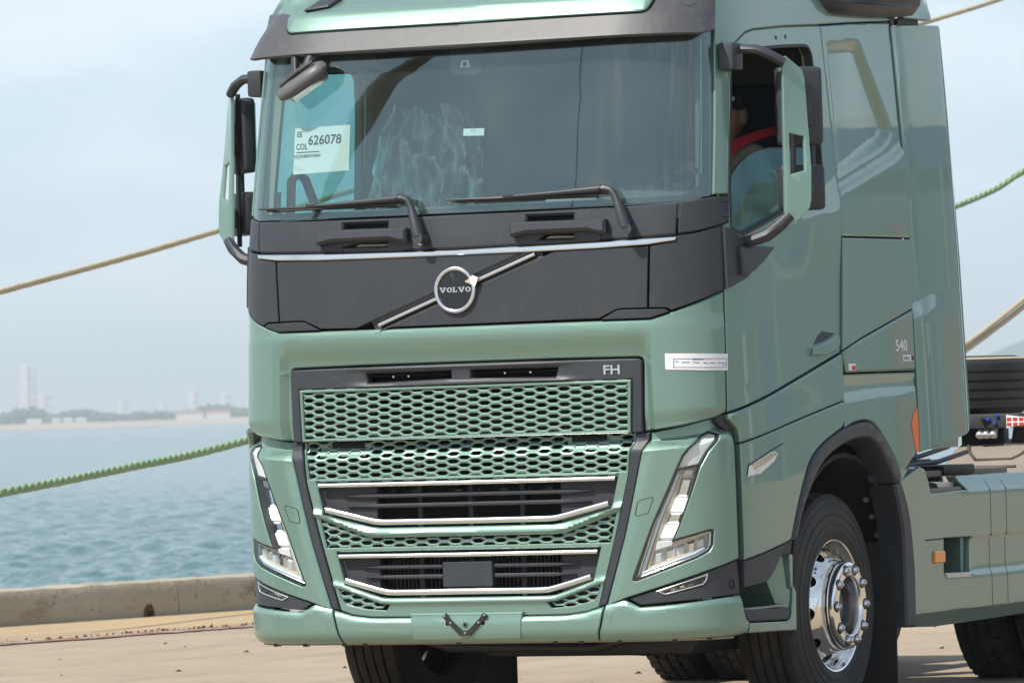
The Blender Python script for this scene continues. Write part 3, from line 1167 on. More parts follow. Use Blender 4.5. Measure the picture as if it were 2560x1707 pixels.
def honeycomb(name, poly, d, parent, solid=None, px=.1153, pz=.0352, x0=0.0, z0=1.48, margin=.012, keep_rim=True):
    """stretched honeycomb sheet: every cell a sloped ring with side walls round a six-sided opening"""
    bm = bmesh.new()
    g = grow(poly, margin)
    xs = [p[0] for p in g]
    zs = [p[1] for p in g]
    a, b_ = .0385, px / 2 - .0385
    h = pz / 2
    ah, bh, hh = .0325, .0158, .0095
    for i in range(int((min(xs) - x0) / (px / 2)) - 1, int((max(xs) - x0) / (px / 2)) + 2):
        for j in range(int((min(zs) - z0) / pz) - 2, int((max(zs) - z0) / pz) + 2):
            cx = x0 + i * px / 2
            cz = z0 + (j + (.5 if i % 2 else 0)) * pz
            if not inside((cx, cz), g):
                continue
            O = [(cx + a, cz), (cx + b_, cz + h), (cx - b_, cz + h), (cx - a, cz), (cx - b_, cz - h), (cx + b_, cz - h)]
            if solid and inside((cx, cz), solid):
                bm.faces.new([bm.verts.new((*p, d)) for p in O])
                continue
            I = [(cx + ah, cz), (cx + bh, cz + hh), (cx - bh, cz + hh), (cx - ah, cz), (cx - bh, cz - hh), (cx + bh, cz - hh)]
            Ov = [bm.verts.new((*p, d)) for p in O]
            Iv = [bm.verts.new((*p, d - .0018)) for p in I]
            Jv = [bm.verts.new((p[0] * 1.0, p[1], d - .02)) for p in I]
            for k in range(6):
                n_ = (k + 1) % 6
                bm.faces.new((Ov[k], Ov[n_], Iv[n_], Iv[k]))
                bm.faces.new((Iv[k], Iv[n_], Jv[n_], Jv[k]))
    bmesh.ops.remove_doubles(bm, verts=bm.verts, dist=1e-5)
    remap(bm, bend)
    me = bpy.data.meshes.new(name)
    bm.to_mesh(me)
    bm.free()
    return link(name, me, PAINT, parent)


UM = [(.856, 1.602), (.842, 1.362), (-.842, 1.362), (-.856, 1.602)]
UMI = [(.838, 1.589), (.826, 1.374), (-.826, 1.374), (-.838, 1.589)]
um = plate('upper_grille', UM, -.045, -.016, PAINT, truck, ch=.004, holes=[UMI])
honeycomb('mesh_sheet', UMI, -.024, um, z0=1.4832, margin=.010)

# ---------------- lower grille: green panel with two slots, chrome bars and honeycomb fields
LP = [(.862, 1.385), (.858, 1.345), (.853, 1.317), (.835, 1.284), (.824, 1.17), (.802, 1.084), (.754, .898), (.662, .577), (.60, .557), (.5, .545), (.3, .543), (0, .543)]
M1 = [(.846, 1.370), (.838, 1.312), (.820, 1.275), (.810, 1.188), (-.810, 1.188), (-.820, 1.275), (-.838, 1.312), (-.846, 1.370)]
S1 = [(.772, 1.176), (.735, 1.022), (.490, .962), (.44, .957), (-.44, .957), (-.490, .962), (-.735, 1.022), (-.772, 1.176)]
M2 = [(.756, 1.000), (.724, .868), (-.724, .868), (-.756, 1.000), (-.62, .953), (-.515, .918), (-.46, .911), (.46, .911), (.515, .918), (.62, .953)]
S2 = [(.676, .848), (.635, .697), (.448, .636), (.40, .632), (-.40, .632), (-.448, .636), (-.635, .697), (-.676, .848)]
M3 = [(.668, .678), (.655, .63), (.633, .606), (.53, .583), (.422, .575), (.403, .601), (.45, .606), (.55, .640)]


def low_d(t, z):
    # the panel leans in under the hood lip and lips stand proud below each slot
    r = -.035 * sstep((z - 1.27) / .07)
    zl1 = np.interp(t, [0, .46, .515, .769], [.930, .930, .938, 1.028])
    zl2 = np.interp(t, [0, .40, .45, .676], [.613, .613, .617, .695])
    return r + .016 * np.exp(-((z - zl1) / .016) ** 2) + .010 * np.exp(-((z - zl2) / .014) ** 2)


lg = plate('lower_grille_panel', LP + [(-x, y) for x, y in reversed(LP[:-1])], -.075, -.020, PAINT, truck, ch=.005,
           holes=[M1, S1, M2, S2, M3, [(-x, y) for x, y in M3]], dfun=low_d, st=.025, sz=.009)


def honey_d(name, poly, **k):
    return honeycomb(name, poly, -.030, lg, **k)


o_ = honey_d('mesh_sheet', [(x, min(y, 1.36)) for x, y in M1], z0=1.4832 - 8 * .0352, margin=.012)
for v in o_.data.vertices:      # lean in at the top like the panel around it
    v.co.y += .035 * float(sstep((v.co.z - 1.27) / .07))
honey_d('mesh_sheet', M2, z0=.871, margin=.010)
for s in (1, -1):
    honeycomb('mesh_sheet', [(x * s, y) for x, y in M3], -.026, lg, z0=.604, margin=.008)
    # blanked field with a sensor window behind the hood lip
    plate('blank_field', [(.495, 1.352), (.775, 1.352), (.765, 1.290), (.52, 1.290)], -.075, -.0375, PAINT, lg, m=s, ch=.003,
          dfun=lambda t, z: -.035 * sstep((z - 1.27) / .07), sz=.015)
    plate('blank_window', [(.535, 1.356), (.700, 1.356), (.698, 1.331), (.537, 1.328)], -.075, -.052, VOID, lg, m=s, ch=.001)
for tx, z0_, z1_ in ((.475, 1.13, .99), (.475, .80, .66)):
    pass
for s in (1, -1):
    plate('slot_backing', [(.470, 1.18), (.80, 1.18), (.74, .95), (.470, .93)], -.10, -.055, GREYB, lg, m=s)
    plate('slot_backing', [(.466, .86), (.70, .86), (.64, .60), (.466, .60)], -.10, -.055, GREYB, lg, m=s)
    plate('mesh_backing', [(.47, .95), (.77, 1.05), (.75, .86), (.47, .86)], -.10, -.07, GREYB, lg, m=s)
for x_ in (0.0, .262, -.262):
    plate('slot_post', [(x_ - .012, 1.36), (x_ + .012, 1.36), (x_ + .012, .60), (x_ - .012, .60)], -.13, -.085, GREYB, lg, ch=.002)
for k in range(46):
    x_ = -.455 + k * .0202
    plate('fin', [(x_ - .004, .86), (x_ + .004, .86), (x_ + .004, .60), (x_ - .004, .60)], -.15, -.12, GREYB, lg, ch=.001)


def slat(z, half, dz=0.0):
    return plate('slat', [(-half, z), (-half + .10, z + .009), (half - .10, z + .009), (half, z), (half - .10, z - .010), (-half + .10, z - .010)],
                 -.075, -.038, DARK, lg, ch=.006)


slat(1.104, .64)
slat(1.058, .625)
for s in (1, -1):
    for z, h1 in ((.774, .556), (.728, .541)):
        plate('slat', [(.13, z + .009), (h1 - .10, z + .009), (h1, z), (h1 - .10, z - .010), (.13, z - .010)], -.075, -.038, DARK, lg, m=s, ch=.006)
plate('radar_cover', [(-.126, .793), (.125, .794), (.127, .683), (.122, .678), (-.122, .678), (-.128, .683)], -.08, -.030, DARK, lg, ch=.003)


def cbar(name, pts, w, d):
    return sweep(name, pts, halfround(w, .012, d, 6), CHROME, lg, sharp=50)


cbar('chrome_bar', [(-.757, 1.158), (0, 1.157), (.757, 1.158)], .0115, -.022)
cbar('chrome_bar', [(-.722, 1.046), (-.60, 1.018), (-.495, .993), (-.46, .986), (-.42, .983), (0, .982), (.42, .983), (.46, .986), (.495, .993), (.60, 1.018), (.722, 1.046)], .0145, -.020)
cbar('chrome_bar', [(-.660, .828), (0, .827), (.660, .828)], .0115, -.022)
cbar('chrome_bar', [(-.626, .716), (-.54, .692), (-.445, .667), (-.41, .660), (-.37, .658), (0, .658), (.37, .658), (.41, .660), (.445, .667), (.54, .692), (.626, .716)], .0145, -.020)

# dark gap strips beside the lower grille
both('grille_side_strip', [(.862, 1.360), (.855, 1.317), (.837, 1.284), (.826, 1.17), (.804, 1.084), (.756, .898), (.666, .580), (.702, .588), (.798, .888), (.847, 1.083), (.873, 1.20),
                           (.886, 1.246), (.892, 1.279), (.924, 1.328), (.930, 1.361)], -.07, -.012, DARK, truck, ch=.004,
     dfun=lambda t, z: -.030 * sstep((z - 1.27) / .07), sz=.03)

# ---------------- headlight panels
HL = [(1.236, 1.362), (1.278, 1.345), (1.252, 1.312), (1.204, 1.266), (1.161, 1.198), (1.108, 1.055), (1.056, .925), (1.032, .875), (1.204, .917), (1.219, .913), (1.213, .845),
      (1.194, .816), (1.136, .787), (.855, .690), (.836, .692), (.836, .704), (.933, .945), (1.005, 1.095), (1.046, 1.184), (1.079, 1.252), (1.108, 1.286), (1.181, 1.344)]
HP = [(.705, .582), (.80, .889), (.849, 1.083), (.876, 1.20), (.888, 1.246), (.895, 1.277), (.927, 1.328), (.933, 1.361), (1.1, 1.388), (1.265, 1.419), (1.272, 1.393), (1.334, 1.353), (1.351, 1.296),
      (1.354, 1.1), (1.356, .914), (1.359, .779), (1.196, .735), (.938, .656), (.803, .617)]


def hp_d(t, z):
    zr = np.interp(t, [.89, 1.1, 1.26, 1.345], [1.292, 1.30, 1.335, 1.35])
    zl = np.interp(z, [.58, .89, 1.083, 1.25], [.74, .835, .885, .93])
    return -.055 * sstep((z - zr + .012) / .05) - .010 * sstep((zl - t) / .035)


for s in (1, -1):
    hp = plate('headlight_panel', HP, -.06, 0, PAINT, truck, ch=.004, holes=[HL], dfun=hp_d, m=s, st=.025, sz=.025)
    # tow-eye cover outlined by its groove
    dia = [(.868, 1.047), (.881, 1.057), (.938, 1.069), (.942, 1.061), (.917, .999), (.906, .994), (.864, .985), (.855, .992)]
    sweep('cover_seam', dia, [(-.0013, -.002), (.0013, -.002), (.0013, .0007), (-.0013, .0007)], VOID, hp, closed=True, m=s, dfun=hp_d)
    h_ = empty('headlight', (0, 0, 0), truck)
    plate('housing', grow(HL, .003), -.075, -.05, LAMPHOUSE, h_, m=s, dfun=lambda t, z: -.03 * sstep((z - 1.26) / .06) * sstep((1.3 - t) / .1))
    sweep('black_rim', inset(HL if ccw(HL) else HL[::-1], .003), [(-.004, -.045), (.004, -.045), (.004, -.004), (-.004, -.004)], BLACK, h_, closed=True, m=s, dfun=hp_d)
    # upper turn signal segment
    ind = [(1.050, 1.190), (1.082, 1.250), (1.110, 1.281), (1.182, 1.337), (1.236, 1.355), (1.268, 1.342), (1.246, 1.314), (1.199, 1.268), (1.156, 1.208)]
    plate('turn_signal', ind, -.05, -.018, LAMPWHITE, h_, m=s, ch=.006, dfun=hp_d)
    sweep('signal_joint', [(1.044, 1.186), (1.163, 1.208)], [(-.003, -.03), (.003, -.03), (.003, -.003), (-.003, -.003)], BLACK, h_, m=s, dfun=hp_d)
    # long light guide down the inner edge and along the foot
    G1 = [(1.052, 1.178), (.939, .938), (.852, .706), (1.05, .772), (1.133, .799), (1.186, .824)]
    sweep('light_guide', [(1.058, 1.172), (.957, .957), (.872, .722), (1.05, .783), (1.13, .808), (1.178, .830)], halfround(.009, .010, -.030, 5), LIGHTGUIDE, h_, m=s)
    sweep('chrome_liner', [(1.074, 1.172), (.972, .953), (.902, .746), (1.05, .796), (1.13, .820), (1.172, .838)], halfround(.0055, .005, -.036, 4), AMBERTRIM, h_, m=s)
    sweep('outer_liner', [(1.042, 1.172), (.938, .945), (.850, .704), (1.05, .771), (1.138, .798), (1.196, .828), (1.207, .85), (1.211, .902)], halfround(.006, .008, -.030, 4), CHROME, h_, m=s)
    # reflector stack behind the clear cover
    for k, (z0_, z1_) in enumerate(((1.155, 1.195), (1.065, 1.15), (1.00, 1.06), (.945, .995), (.885, .94))):
        lo = lambda z: np.interp(z, [.87, .945, 1.095, 1.184], [.955, .990, 1.055, 1.085])
        hi = lambda z: np.interp(z, [.873, .925, 1.055, 1.198], [1.022, 1.048, 1.098, 1.148])
        q = [(lo(z0_), z0_), (hi(z0_), z0_), (hi(z1_), z1_), (lo(z1_), z1_)]
        plate('reflector', [(float(a_), float(b__)) for a_, b__ in q], -.05, -.032 - .006 * (k % 2), LEDLIT if k in (2, 4) else (MIRRORCHROME if k else LAMPWHITE), h_, m=s, ch=.010)
    plate('lamp_divider', [(.938, .826), (1.022, .848), (1.024, .868), (.948, .868)], -.05, -.028, LAMPWHITE, h_, m=s)
    sweep('top_liner', [(1.03, .862), (1.202, .904)], halfround(.007, .006, -.022, 4), AMBERTRIM, h_, m=s)
    for k in range(5):
        x0_ = .93 + k * .053
        zc = .775 + (x0_ - .93) * .28
        cell = [(x0_, zc - .018 + (0 if k else .0)), (x0_ + .046, zc - .008), (x0_ + .046, zc + .052), (x0_, zc + .040)]
        plate('lens_cell', cell, -.05, -.034, MIRRORCHROME if k % 2 else LAMPGREY, h_, m=s, ch=.012)
    plate('lamp_cover', inset(HL if ccw(HL) else HL[::-1], .004), -.008, -.004, LENS, h_, m=s, ch=.002, dfun=hp_d, st=.04, sz=.05)
    # dark lower panel with fog lamp
    bl = plate('lower_dark_panel', [(.812, .613), (.938, .649), (1.196, .729), (1.357, .771), (1.366, .70), (1.373, .619), (1.1, .600), (.875, .583), (.866, .584)], -.05, -.010, DARK, truck, m=s,
               holes=[[(.940, .645), (1.190, .721), (1.183, .685), (1.165, .664), (.992, .624), (.979, .624)]])
    fog = empty('fog_lamp', (0, 0, 0), truck)
    FG = [(.942, .644), (1.188, .719), (1.181, .686), (1.163, .666), (.992, .626), (.980, .626)]
    plate('fog_housing', FG, -.06, -.045, BLACK, fog, m=s)
    sweep('fog_rim', inset(FG if ccw(FG) else FG[::-1], .004), halfround(.004, .004, -.010, 4), CHROME, fog, closed=True, m=s)
    sweep('fog_liner', [(.965, .644), (1.178, .709)], halfround(.005, .004, -.018, 4), AMBERTRIM, fog, m=s)
    for k in range(4):
        x0_ = 1.0 + k * .044
        zc = .640 + (x0_ - 1.0) * .27
        plate('fog_reflector', [(x0_, zc - .010), (x0_ + .036, zc - .004), (x0_ + .036, zc + .028), (x0_, zc + .020)], -.05, -.030 - .005 * (k % 2), MIRRORCHROME if k % 2 else LAMPGREY, fog, m=s, ch=.010)
    plate('fog_cover', inset(FG if ccw(FG) else FG[::-1], .002), -.012, -.009, LENS, fog, m=s, ch=.001)
    sweep('washer_ring', disc_pts(1.319, .664, .013, 16, 1.5), halfround(.004, .004, -.008, 3), BLACK, bl, closed=True, m=s)
    plate('washer_cap', disc_pts(1.319, .664, .011, 14, 1.5), -.02, -.011, VOID, bl, m=s, ch=0)

# ---------------- bumper


def bump_d(t, z):
    up = np.interp(t, [0, .3, .5, .60, .69, .70, .79, .868, 1.1, 1.37], [.543, .543, .545, .557, .583, .585, .611, .578, .594, .615])
    return -.012 * sstep((z - (up - .028)) / .028) - .030 * (np.clip((.475 - z) / .05, 0, 1)) ** 2


plate('bumper_centre', mir([(0, .539), (.3, .539), (.5, .541), (.60, .553), (.690, .579), (.672, .50), (.650, .424), (0, .424)]), -.08, .004, PAINT, truck, ch=.004, dfun=bump_d, st=.05, sz=.02)
for s in (1, -1):
    plate('bumper_corner', [(.699, .585), (.74, .597), (.792, .608), (.866, .572), (.98, .578), (1.1, .588), (1.25, .602), (1.368, .612), (1.378, .57), (1.388, .534), (1.400, .505), (1.424, .486), (1.420, .437), (1.36, .428), (1.1, .424), (.659, .424), (.681, .50)],
          -.08, .004, PAINT, truck, ch=.004, dfun=bump_d, m=s, st=.03, sz=.02)
    sweep('bumper_crease', [(.735, .55), (.700, .43)], halfround(.006, .002, .003, 3), PAINT, truck, m=s, dfun=bump_d)
UNDER = mat('ground_lit_lip', (.30, .25, .19), .8)  # tan colour stands in for ground light on the bumper's lower edge
plate('ground_lit_lip', [(-1.36, .427), (1.36, .427), (1.36, .416), (-1.36, .416)], -.075, -.040, UNDER, truck, ch=.002)
for x_ in (-1.08, -.88, -.66, -.55, -.06, .43, .56, .75, 1.02, 1.2):
    plate('lip_clip', [(x_ - .012, .424), (x_ + .014, .424), (x_ + .004, .410), (x_ - .010, .411)], -.07, -.034, BLACK, truck, ch=.001)
pl = plate('plate_holder', [(-.286, .560), (.287, .560), (.277, .436), (-.276, .436)], -.05, .009, PAINT, truck, ch=.005, dfun=lambda t, z: bump_d(t, z) * .55, sz=.02)
br = empty('plate_bracket', (0, 0, 0), truck)
for s in (1, -1):
    sweep('bracket_arm', [(s * .104, .553), (s * .085, .528), (s * .022, .470)], [(-.011, .004), (.011, .004), (.011, .018), (-.011, .018)], BLACK, br)
    plate('bracket_hole', disc_pts(s * .090, .513, .013, 14), .0, .0105, VOID, br, ch=.001)
    sweep('hole_rim', disc_pts(s * .090, .513, .014, 14), halfround(.003, .003, .008, 3), CHROME, br, closed=True)
    for q, (bx, bz) in enumerate(((.101, .549), (.072, .516))):
        plate('bolt', disc_pts(s * bx, bz, .006, 8), .01, .022, STEEL, br, ch=.002)
sweep('bracket_arm', [(-.030, .468), (.030, .468)], [(-.011, .004), (.011, .004), (.011, .0185), (-.011, .0185)], BLACK, br)
plate('bolt', disc_pts(0, .469, .0065, 8), .01, .022, STEEL, br, ch=.002)
plate('centre_boss', disc_pts(0, .509, .016, 18), .0, .014, PAINT, br, ch=.004)
plate('bracket_hole', disc_pts(0, .507, .009, 12), .0, .0155, VOID, br, ch=.001)

# ---------------- windscreen, visor, roof front
WS = mir([(0, 2.395), (.8, 2.398), (1.147, 2.404), (1.203, 2.418), (1.285, 2.425), (1.294, 2.44), (1.301, 2.8), (1.306, 3.19), (1.0, 3.20), (0, 3.20)])
ws = plate('windscreen', WS, -.016, -.010, WGLASS, truck, ch=.001)
WI = mir([(0, 2.425), (.8, 2.427), (1.13, 2.432), (1.19, 2.446), (1.222, 2.475), (1.232, 2.52), (1.238, 2.8), (1.243, 3.16), (1.0, 3.17), (0, 3.17)])
FRIT = mat('windscreen_border', (.022, .025, .032), .35)
plate('windscreen_border', grow(WS, -.001), -.024, -.018, FRIT, ws, ch=.001, holes=[WI])
sweep('edge_line', [(1.240, 2.53), (1.243, 2.8), (1.248, 3.15)], [(-.003, -.017), (.003, -.017), (.003, -.0165), (-.003, -.0165)], mat('edge_tint', (.22, .42, .33), .4), ws)


def visor_d(t, z):
    k = np.clip((1.33 - t) / .10, .12, 1)
    return np.interp(z, [3.14, 3.155, 3.26, 3.40, 3.6], [.072, .080, .038, -.045, -.2]) * k + .006 * (1 - k)


RPH = [(0, 3.262), (.5, 3.264), (.955, 3.264), (.978, 3.272), (.990, 3.285), (1.008, 3.32), (1.03, 3.362)]
VB = [(0, 3.143), (.5, 3.147), (.75, 3.150), (1.0, 3.151), (1.20, 3.153), (1.255, 3.168), (1.310, 3.192), (1.318, 3.30), (1.310, 3.385), (1.12, 3.385), (1.035, 3.372), (1.012, 3.32), (.994, 3.283), (.98, 3.268), (.955, 3.259), (.5, 3.259), (0, 3.257)]
plate('sun_visor', mir(VB), -.03, 0, VISOR, truck, ch=.003, dfun=visor_d, st=.04, sz=.03)
plate('visor_cap', disc_pts(1.17, 3.335, .05, 24, .9), -.01, .0025, VISOR, truck, ch=.0015, dfun=visor_d)


def roofp_d(t, z):
    return np.interp(z, [3.26, 3.30, 3.345, 3.375, 3.41, 3.45, 3.6], [.040, .026, .006, -.022, -.075, -.17, -.6]) - .015 * sstep((t - .9) / .1) * 0


plate('roof_front_panel', mir([(0, 3.2645), (.5, 3.2665), (.95, 3.267), (.974, 3.276), (.986, 3.29), (1.003, 3.325), (1.02, 3.37), (0, 3.385)]), -.03, .004, PAINT, truck, ch=.004, dfun=roofp_d, st=.06, sz=.015, sharp=60)


def dome_d(t, z):
    return np.interp(z, [3.28, 3.35, 3.40, 3.46, 3.55, 3.7], [-.035, -.062, -.11, -.20, -.40, -.8]) * (1 - .6 * sstep((t - 1.0) / .3)) - .02 * sstep((t - .95) / .25)


plate('roof_dome', mir([(0, 3.372), (.6, 3.370), (.98, 3.345), (1.05, 3.29), (1.33, 3.29), (1.34, 3.50), (1.25, 3.56), (1.1, 3.60), (0, 3.66)]), -.05, .02, PAINT, truck, ch=.008, dfun=dome_d, st=.06, sz=.025, sharp=60)
plate('roof_lamp', [(-.985, 3.395), (-.83, 3.412), (-.81, 3.47), (-.96, 3.48)], -.15, .05, DARK, truck, ch=.01, dfun=dome_d)

# ================================================================== flanks (t = y + 1.089)
WIN = [(1.447, 2.99), (1.470, 3.045), (1.52, 3.082), (1.64, 3.108), (2.089, 3.137), (2.40, 3.153), (2.445, 3.145), (2.475, 3.11), (2.488, 3.0), (2.495, 2.919), (2.497, 2.474),
       (2.25, 2.414), (2.006, 2.356), (1.78, 2.303), (1.525, 2.245), (1.415, 2.275), (1.414, 2.43), (1.425, 2.7)]
DOOR = [(1.432, 3.00), (1.440, 3.088), (1.52, 3.135), (1.625, 3.177), (1.735, 3.196), (2.15, 3.225), (2.598, 3.250), (2.615, 3.0), (2.634, 2.73), (2.651, 2.47), (2.645, 2.25), (2.594, 1.907),
        (2.558, 1.706), (2.129, 1.611), (1.7, 1.518), (1.40, 1.458), (1.319, 1.443), (1.327, 1.58), (1.337, 1.75), (1.349, 1.993), (1.36, 2.29), (1.41, 2.305), (1.411, 2.43), (1.422, 2.7)]
ROOFS = [(1.299, 2.432), (1.405, 2.434), (1.418, 2.7), (1.428, 3.0), (1.436, 3.092), (1.52, 3.141), (1.625, 3.183), (1.735, 3.203), (2.15, 3.232), (2.60, 3.258), (3.0, 3.285), (3.475, 3.312), (3.47, 3.52),
         (2.6, 3.60), (1.75, 3.60), (1.40, 3.56), (1.325, 3.44), (1.321, 3.2), (1.312, 2.8)]


def roofs_d(t, z):
    g = np.interp(t, [1.3, 1.62, 2.6, 3.47], [3.12, 3.2, 3.258, 3.312])
    lip = -.012 * np.exp(-((z - g - .012) / .010) ** 2) * (t > 1.5)
    lean = -.10 * np.clip((z - 3.32) / .28, 0, 1) ** 2 * 2
    return lean + .012 * np.exp(-((t - 1.345) / .02) ** 2) * sstep((3.2 - z) / .1) * 0


REC = [(2.655, 3.157), (2.675, 3.174), (2.80, 3.184), (3.003, 3.197), (3.050, 3.192), (3.082, 3.172), (3.15, 3.085), (3.25, 2.955), (3.33, 2.85), (3.372, 2.785), (3.368, 2.755), (3.327, 2.726), (3.231, 2.683), (3.0, 2.622), (2.672, 2.532)]
SLEEP_U = [(2.606, 3.251), (3.0, 3.279), (3.466, 3.304), (3.476, 3.0), (3.488, 2.75), (3.500, 2.40), (3.499, 2.256), (2.652, 2.2545), (2.657, 2.47), (2.641, 2.73), (2.622, 3.0)]
SLEEP_L = [(2.651, 2.246), (3.498, 2.247), (3.47, 2.0), (3.461, 1.912), (3.1, 1.836), (2.8, 1.773), (2.566, 1.716), (2.600, 1.907)]


def poly_dist(t, z, poly):
    """distance inside a closed polygon (0 outside)"""
    best = np.full(np.shape(t), 9.0)
    ins = np.zeros(np.shape(t), bool)
    for i in range(len(poly)):
        (x1, y1), (x2, y2) = poly[i - 1], poly[i]
        dx, dy = x2 - x1, y2 - y1
        q = np.clip(((t - x1) * dx + (z - y1) * dy) / (dx * dx + dy * dy + 1e-12), 0, 1)
        best = np.minimum(best, np.hypot(t - x1 - q * dx, z - y1 - q * dy))
        c = ((y1 > z) != (y2 > z))
        ins ^= c & (t < dx * (z - y1) / (dy if abs(dy) > 1e-12 else 1e-12) + x1)
    return np.where(ins, best, 0)


def sleep_d(t, z):
    belt = np.interp(t, [2.46, 2.66, 3.35, 3.48], [2.436, 2.478, 2.650, 2.70])
    dep = .010 + .020 * sstep((t - 2.70) / .55)
    return .014 * sstep((belt - z + .01) / .035) * sstep((z - 2.0) / .4) - dep * sstep(poly_dist(t, z, REC) / .045)


def door_d(t, z):
    belt = np.interp(t, [1.4, 2.47, 2.66], [2.20, 2.436, 2.478])
    return .014 * sstep((belt - z + .01) / .035) * sstep((z - 2.0) / .4) * sstep((t - 1.8) / .5)


for s in (1, -1):
    plate('cab_side_frame', ROOFS, -.05, 0, PAINT, truck, ch=.005, dfun=roofs_d, m=s, st=.06, sz=.03)
    dr = plate('door', DOOR, -.055, 0, PAINT, truck, ch=.004, holes=[WIN], dfun=door_d, m=s, st=.08, sz=.06)
    sweep('door_seal', [(1.432, 3.0), (1.438, 3.09), (1.52, 3.138), (1.625, 3.180), (1.735, 3.1995), (2.15, 3.2285), (2.599, 3.254)], [(-.006, -.03), (.006, -.03), (.006, -.005), (-.006, -.005)], BLACK, dr, m=s)
    sweep('window_seal', inset(WIN if ccw(WIN) else WIN[::-1], .004), [(-.006, -.04), (.006, -.04), (.006, .0015), (-.006, .0015)], BLACK, dr, m=s, closed=True)
    for bx, bz in ((2.037, 3.172), (2.171, 3.181)):
        plate('frame_plug', disc_pts(bx, bz, .010, 14), 0, .003, DARK, dr, m=s, ch=.001)
    # handle: recess, flap
    hd = plate('handle_recess', [(2.190, 1.70), (2.200, 1.745), (2.25, 1.79), (2.345, 1.826), (2.52, 1.822), (2.545, 1.80), (2.530, 1.745), (2.47, 1.705), (2.30, 1.683), (2.21, 1.683)], -.02, .0015, PAINT, dr, m=s, ch=.006,
               dfun=lambda t, z: -.0 * t)
    plate('door_handle', [(2.200, 1.690), (2.205, 1.725), (2.36, 1.752), (2.46, 1.775), (2.52, 1.790), (2.528, 1.745), (2.47, 1.708), (2.36, 1.690)], .0, .022, PAINT, dr, m=s, ch=.008)
    plate('handle_shade', [(2.245, 1.742), (2.30, 1.785), (2.36, 1.806), (2.42, 1.80), (2.505, 1.795), (2.44, 1.776), (2.36, 1.757)], -.01, .004, mat('handle_shadow', (.03, .05, .045), .6), dr, m=s, ch=.001)  # dark plate stands in for the shade inside the handle recess
    sl = plate('sleeper_side_panel', SLEEP_U, -.05, 0, PAINT, truck, ch=.004, dfun=sleep_d, m=s, st=.015, sz=.015, sharp=60)
    sl2 = plate('sleeper_locker_door', SLEEP_L, -.05, .014, PAINT, truck, ch=.004, m=s, st=.2)
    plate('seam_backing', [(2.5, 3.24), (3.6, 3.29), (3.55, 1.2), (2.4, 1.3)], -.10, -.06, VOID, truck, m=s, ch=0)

    # below the belt crease
    BL1 = [(1.314, 1.432), (1.40, 1.449), (1.7, 1.509), (2.129, 1.602), (2.560, 1.697), (2.552, 1.55), (2.5475, 1.478), (2.292, 1.442), (1.9, 1.384), (1.6, 1.336), (1.384, 1.303), (1.378, 1.335), (1.372, 1.363), (1.315, 1.412)]
    plate('lower_door_panel', BL1, -.05, .014, PAINT, truck, ch=.010, m=s)
    BL2 = [(1.383, 1.296), (1.6, 1.329), (1.9, 1.377), (2.292, 1.435), (2.546, 1.471), (2.543, 1.376)] + crv([(2.501, 1.347), (2.272, 1.283), (2.118, 1.212), (2.023, 1.110), (1.926, .963), (1.862, .846)]) + [(1.806, .834), (1.6, .801), (1.394, .770), (1.391, .92), (1.384, 1.288)]
    fl = plate('front_wing_panel', BL2, -.05, .010, PAINT, truck, ch=.007, m=s, st=.05)
    BL3 = [(2.568, 1.706), (2.8, 1.763), (3.1, 1.826), (3.461, 1.902), (3.455, 1.70), (3.451, 1.613), (2.601, 1.609), (2.585, 1.65)]
    plate('sleeper_belt_panel', BL3, -.05, .016, PAINT, truck, ch=.010, m=s)
    BL4 = [(2.556, 1.60), (3.450, 1.604), (3.449, 1.40), (3.447, 1.218), (3.405, 1.207), (3.31, 1.16)] + crv([(3.214, 1.093), (3.168, 1.165), (3.023, 1.287), (2.908, 1.359), (2.805, 1.381), (2.669, 1.374), (2.548, 1.351)]) + [(2.549, 1.45)]
    plate('rear_wing_panel', BL4, -.05, .012, PAINT, truck, ch=.007, m=s,
          dfun=lambda t, z: -.010 * sstep((z - (1.47 + .05 * (t - 2.55))) / .04) * sstep((1.6 - z) / .05) + .0 * t, st=.1, sz=.03)
    # wheel arch trim
    AO = [(1.866, .842), (1.931, .960), (2.028, 1.105), (2.121, 1.205), (2.272, 1.276), (2.501, 1.341), (2.669, 1.367), (2.805, 1.374), (2.905, 1.352), (3.019, 1.280), (3.162, 1.159), (3.210, 1.082)]
    AI = [(3.125, 1.072), (3.069, 1.132), (2.940, 1.246), (2.837, 1.289), (2.747, 1.299), (2.567, 1.282), (2.386, 1.240), (2.236, 1.180), (2.113, 1.092), (1.988, .959), (1.924, .847)]
    plate('wheel_arch_trim', crv(AO) + crv(AI), -.12, .018, DARK, truck, ch=.012, m=s, st=.1, sharp=50)
    plate('wheel_arch_trim', crv([(3.207, 1.078), (3.300, .920), (3.348, .682), (3.354, .50), (3.352, .373)]) + crv([(3.226, .377), (3.228, .469), (3.221, .627), (3.204, .864), (3.118, 1.064)]), -.12, .016, DARK, truck, ch=.012, m=s, sz=.1)
    # side marker lamp in its scoop
    SI = [(1.424, 1.146), (1.440, 1.194), (1.50, 1.213), (1.655, 1.252), (1.712, 1.254), (1.726, 1.242), (1.683, 1.208), (1.62, 1.186), (1.531, 1.154)]
    si = plate('side_lamp', SI, 0, .018, LAMPWHITE, truck, ch=.006, m=s)
    plate('lamp_facet', [(1.46, 1.20), (1.655, 1.249), (1.71, 1.250), (1.70, 1.238), (1.56, 1.196), (1.47, 1.176)], .01, .0205, mat('lamp_cream', (.62, .54, .42), .2, .5), si, m=s, ch=.002)
    plate('lamp_facet', [(1.475, 1.155), (1.512, 1.160), (1.518, 1.182), (1.478, 1.178)], .01, .0203, LIGHTGUIDE, si, m=s, ch=.002)
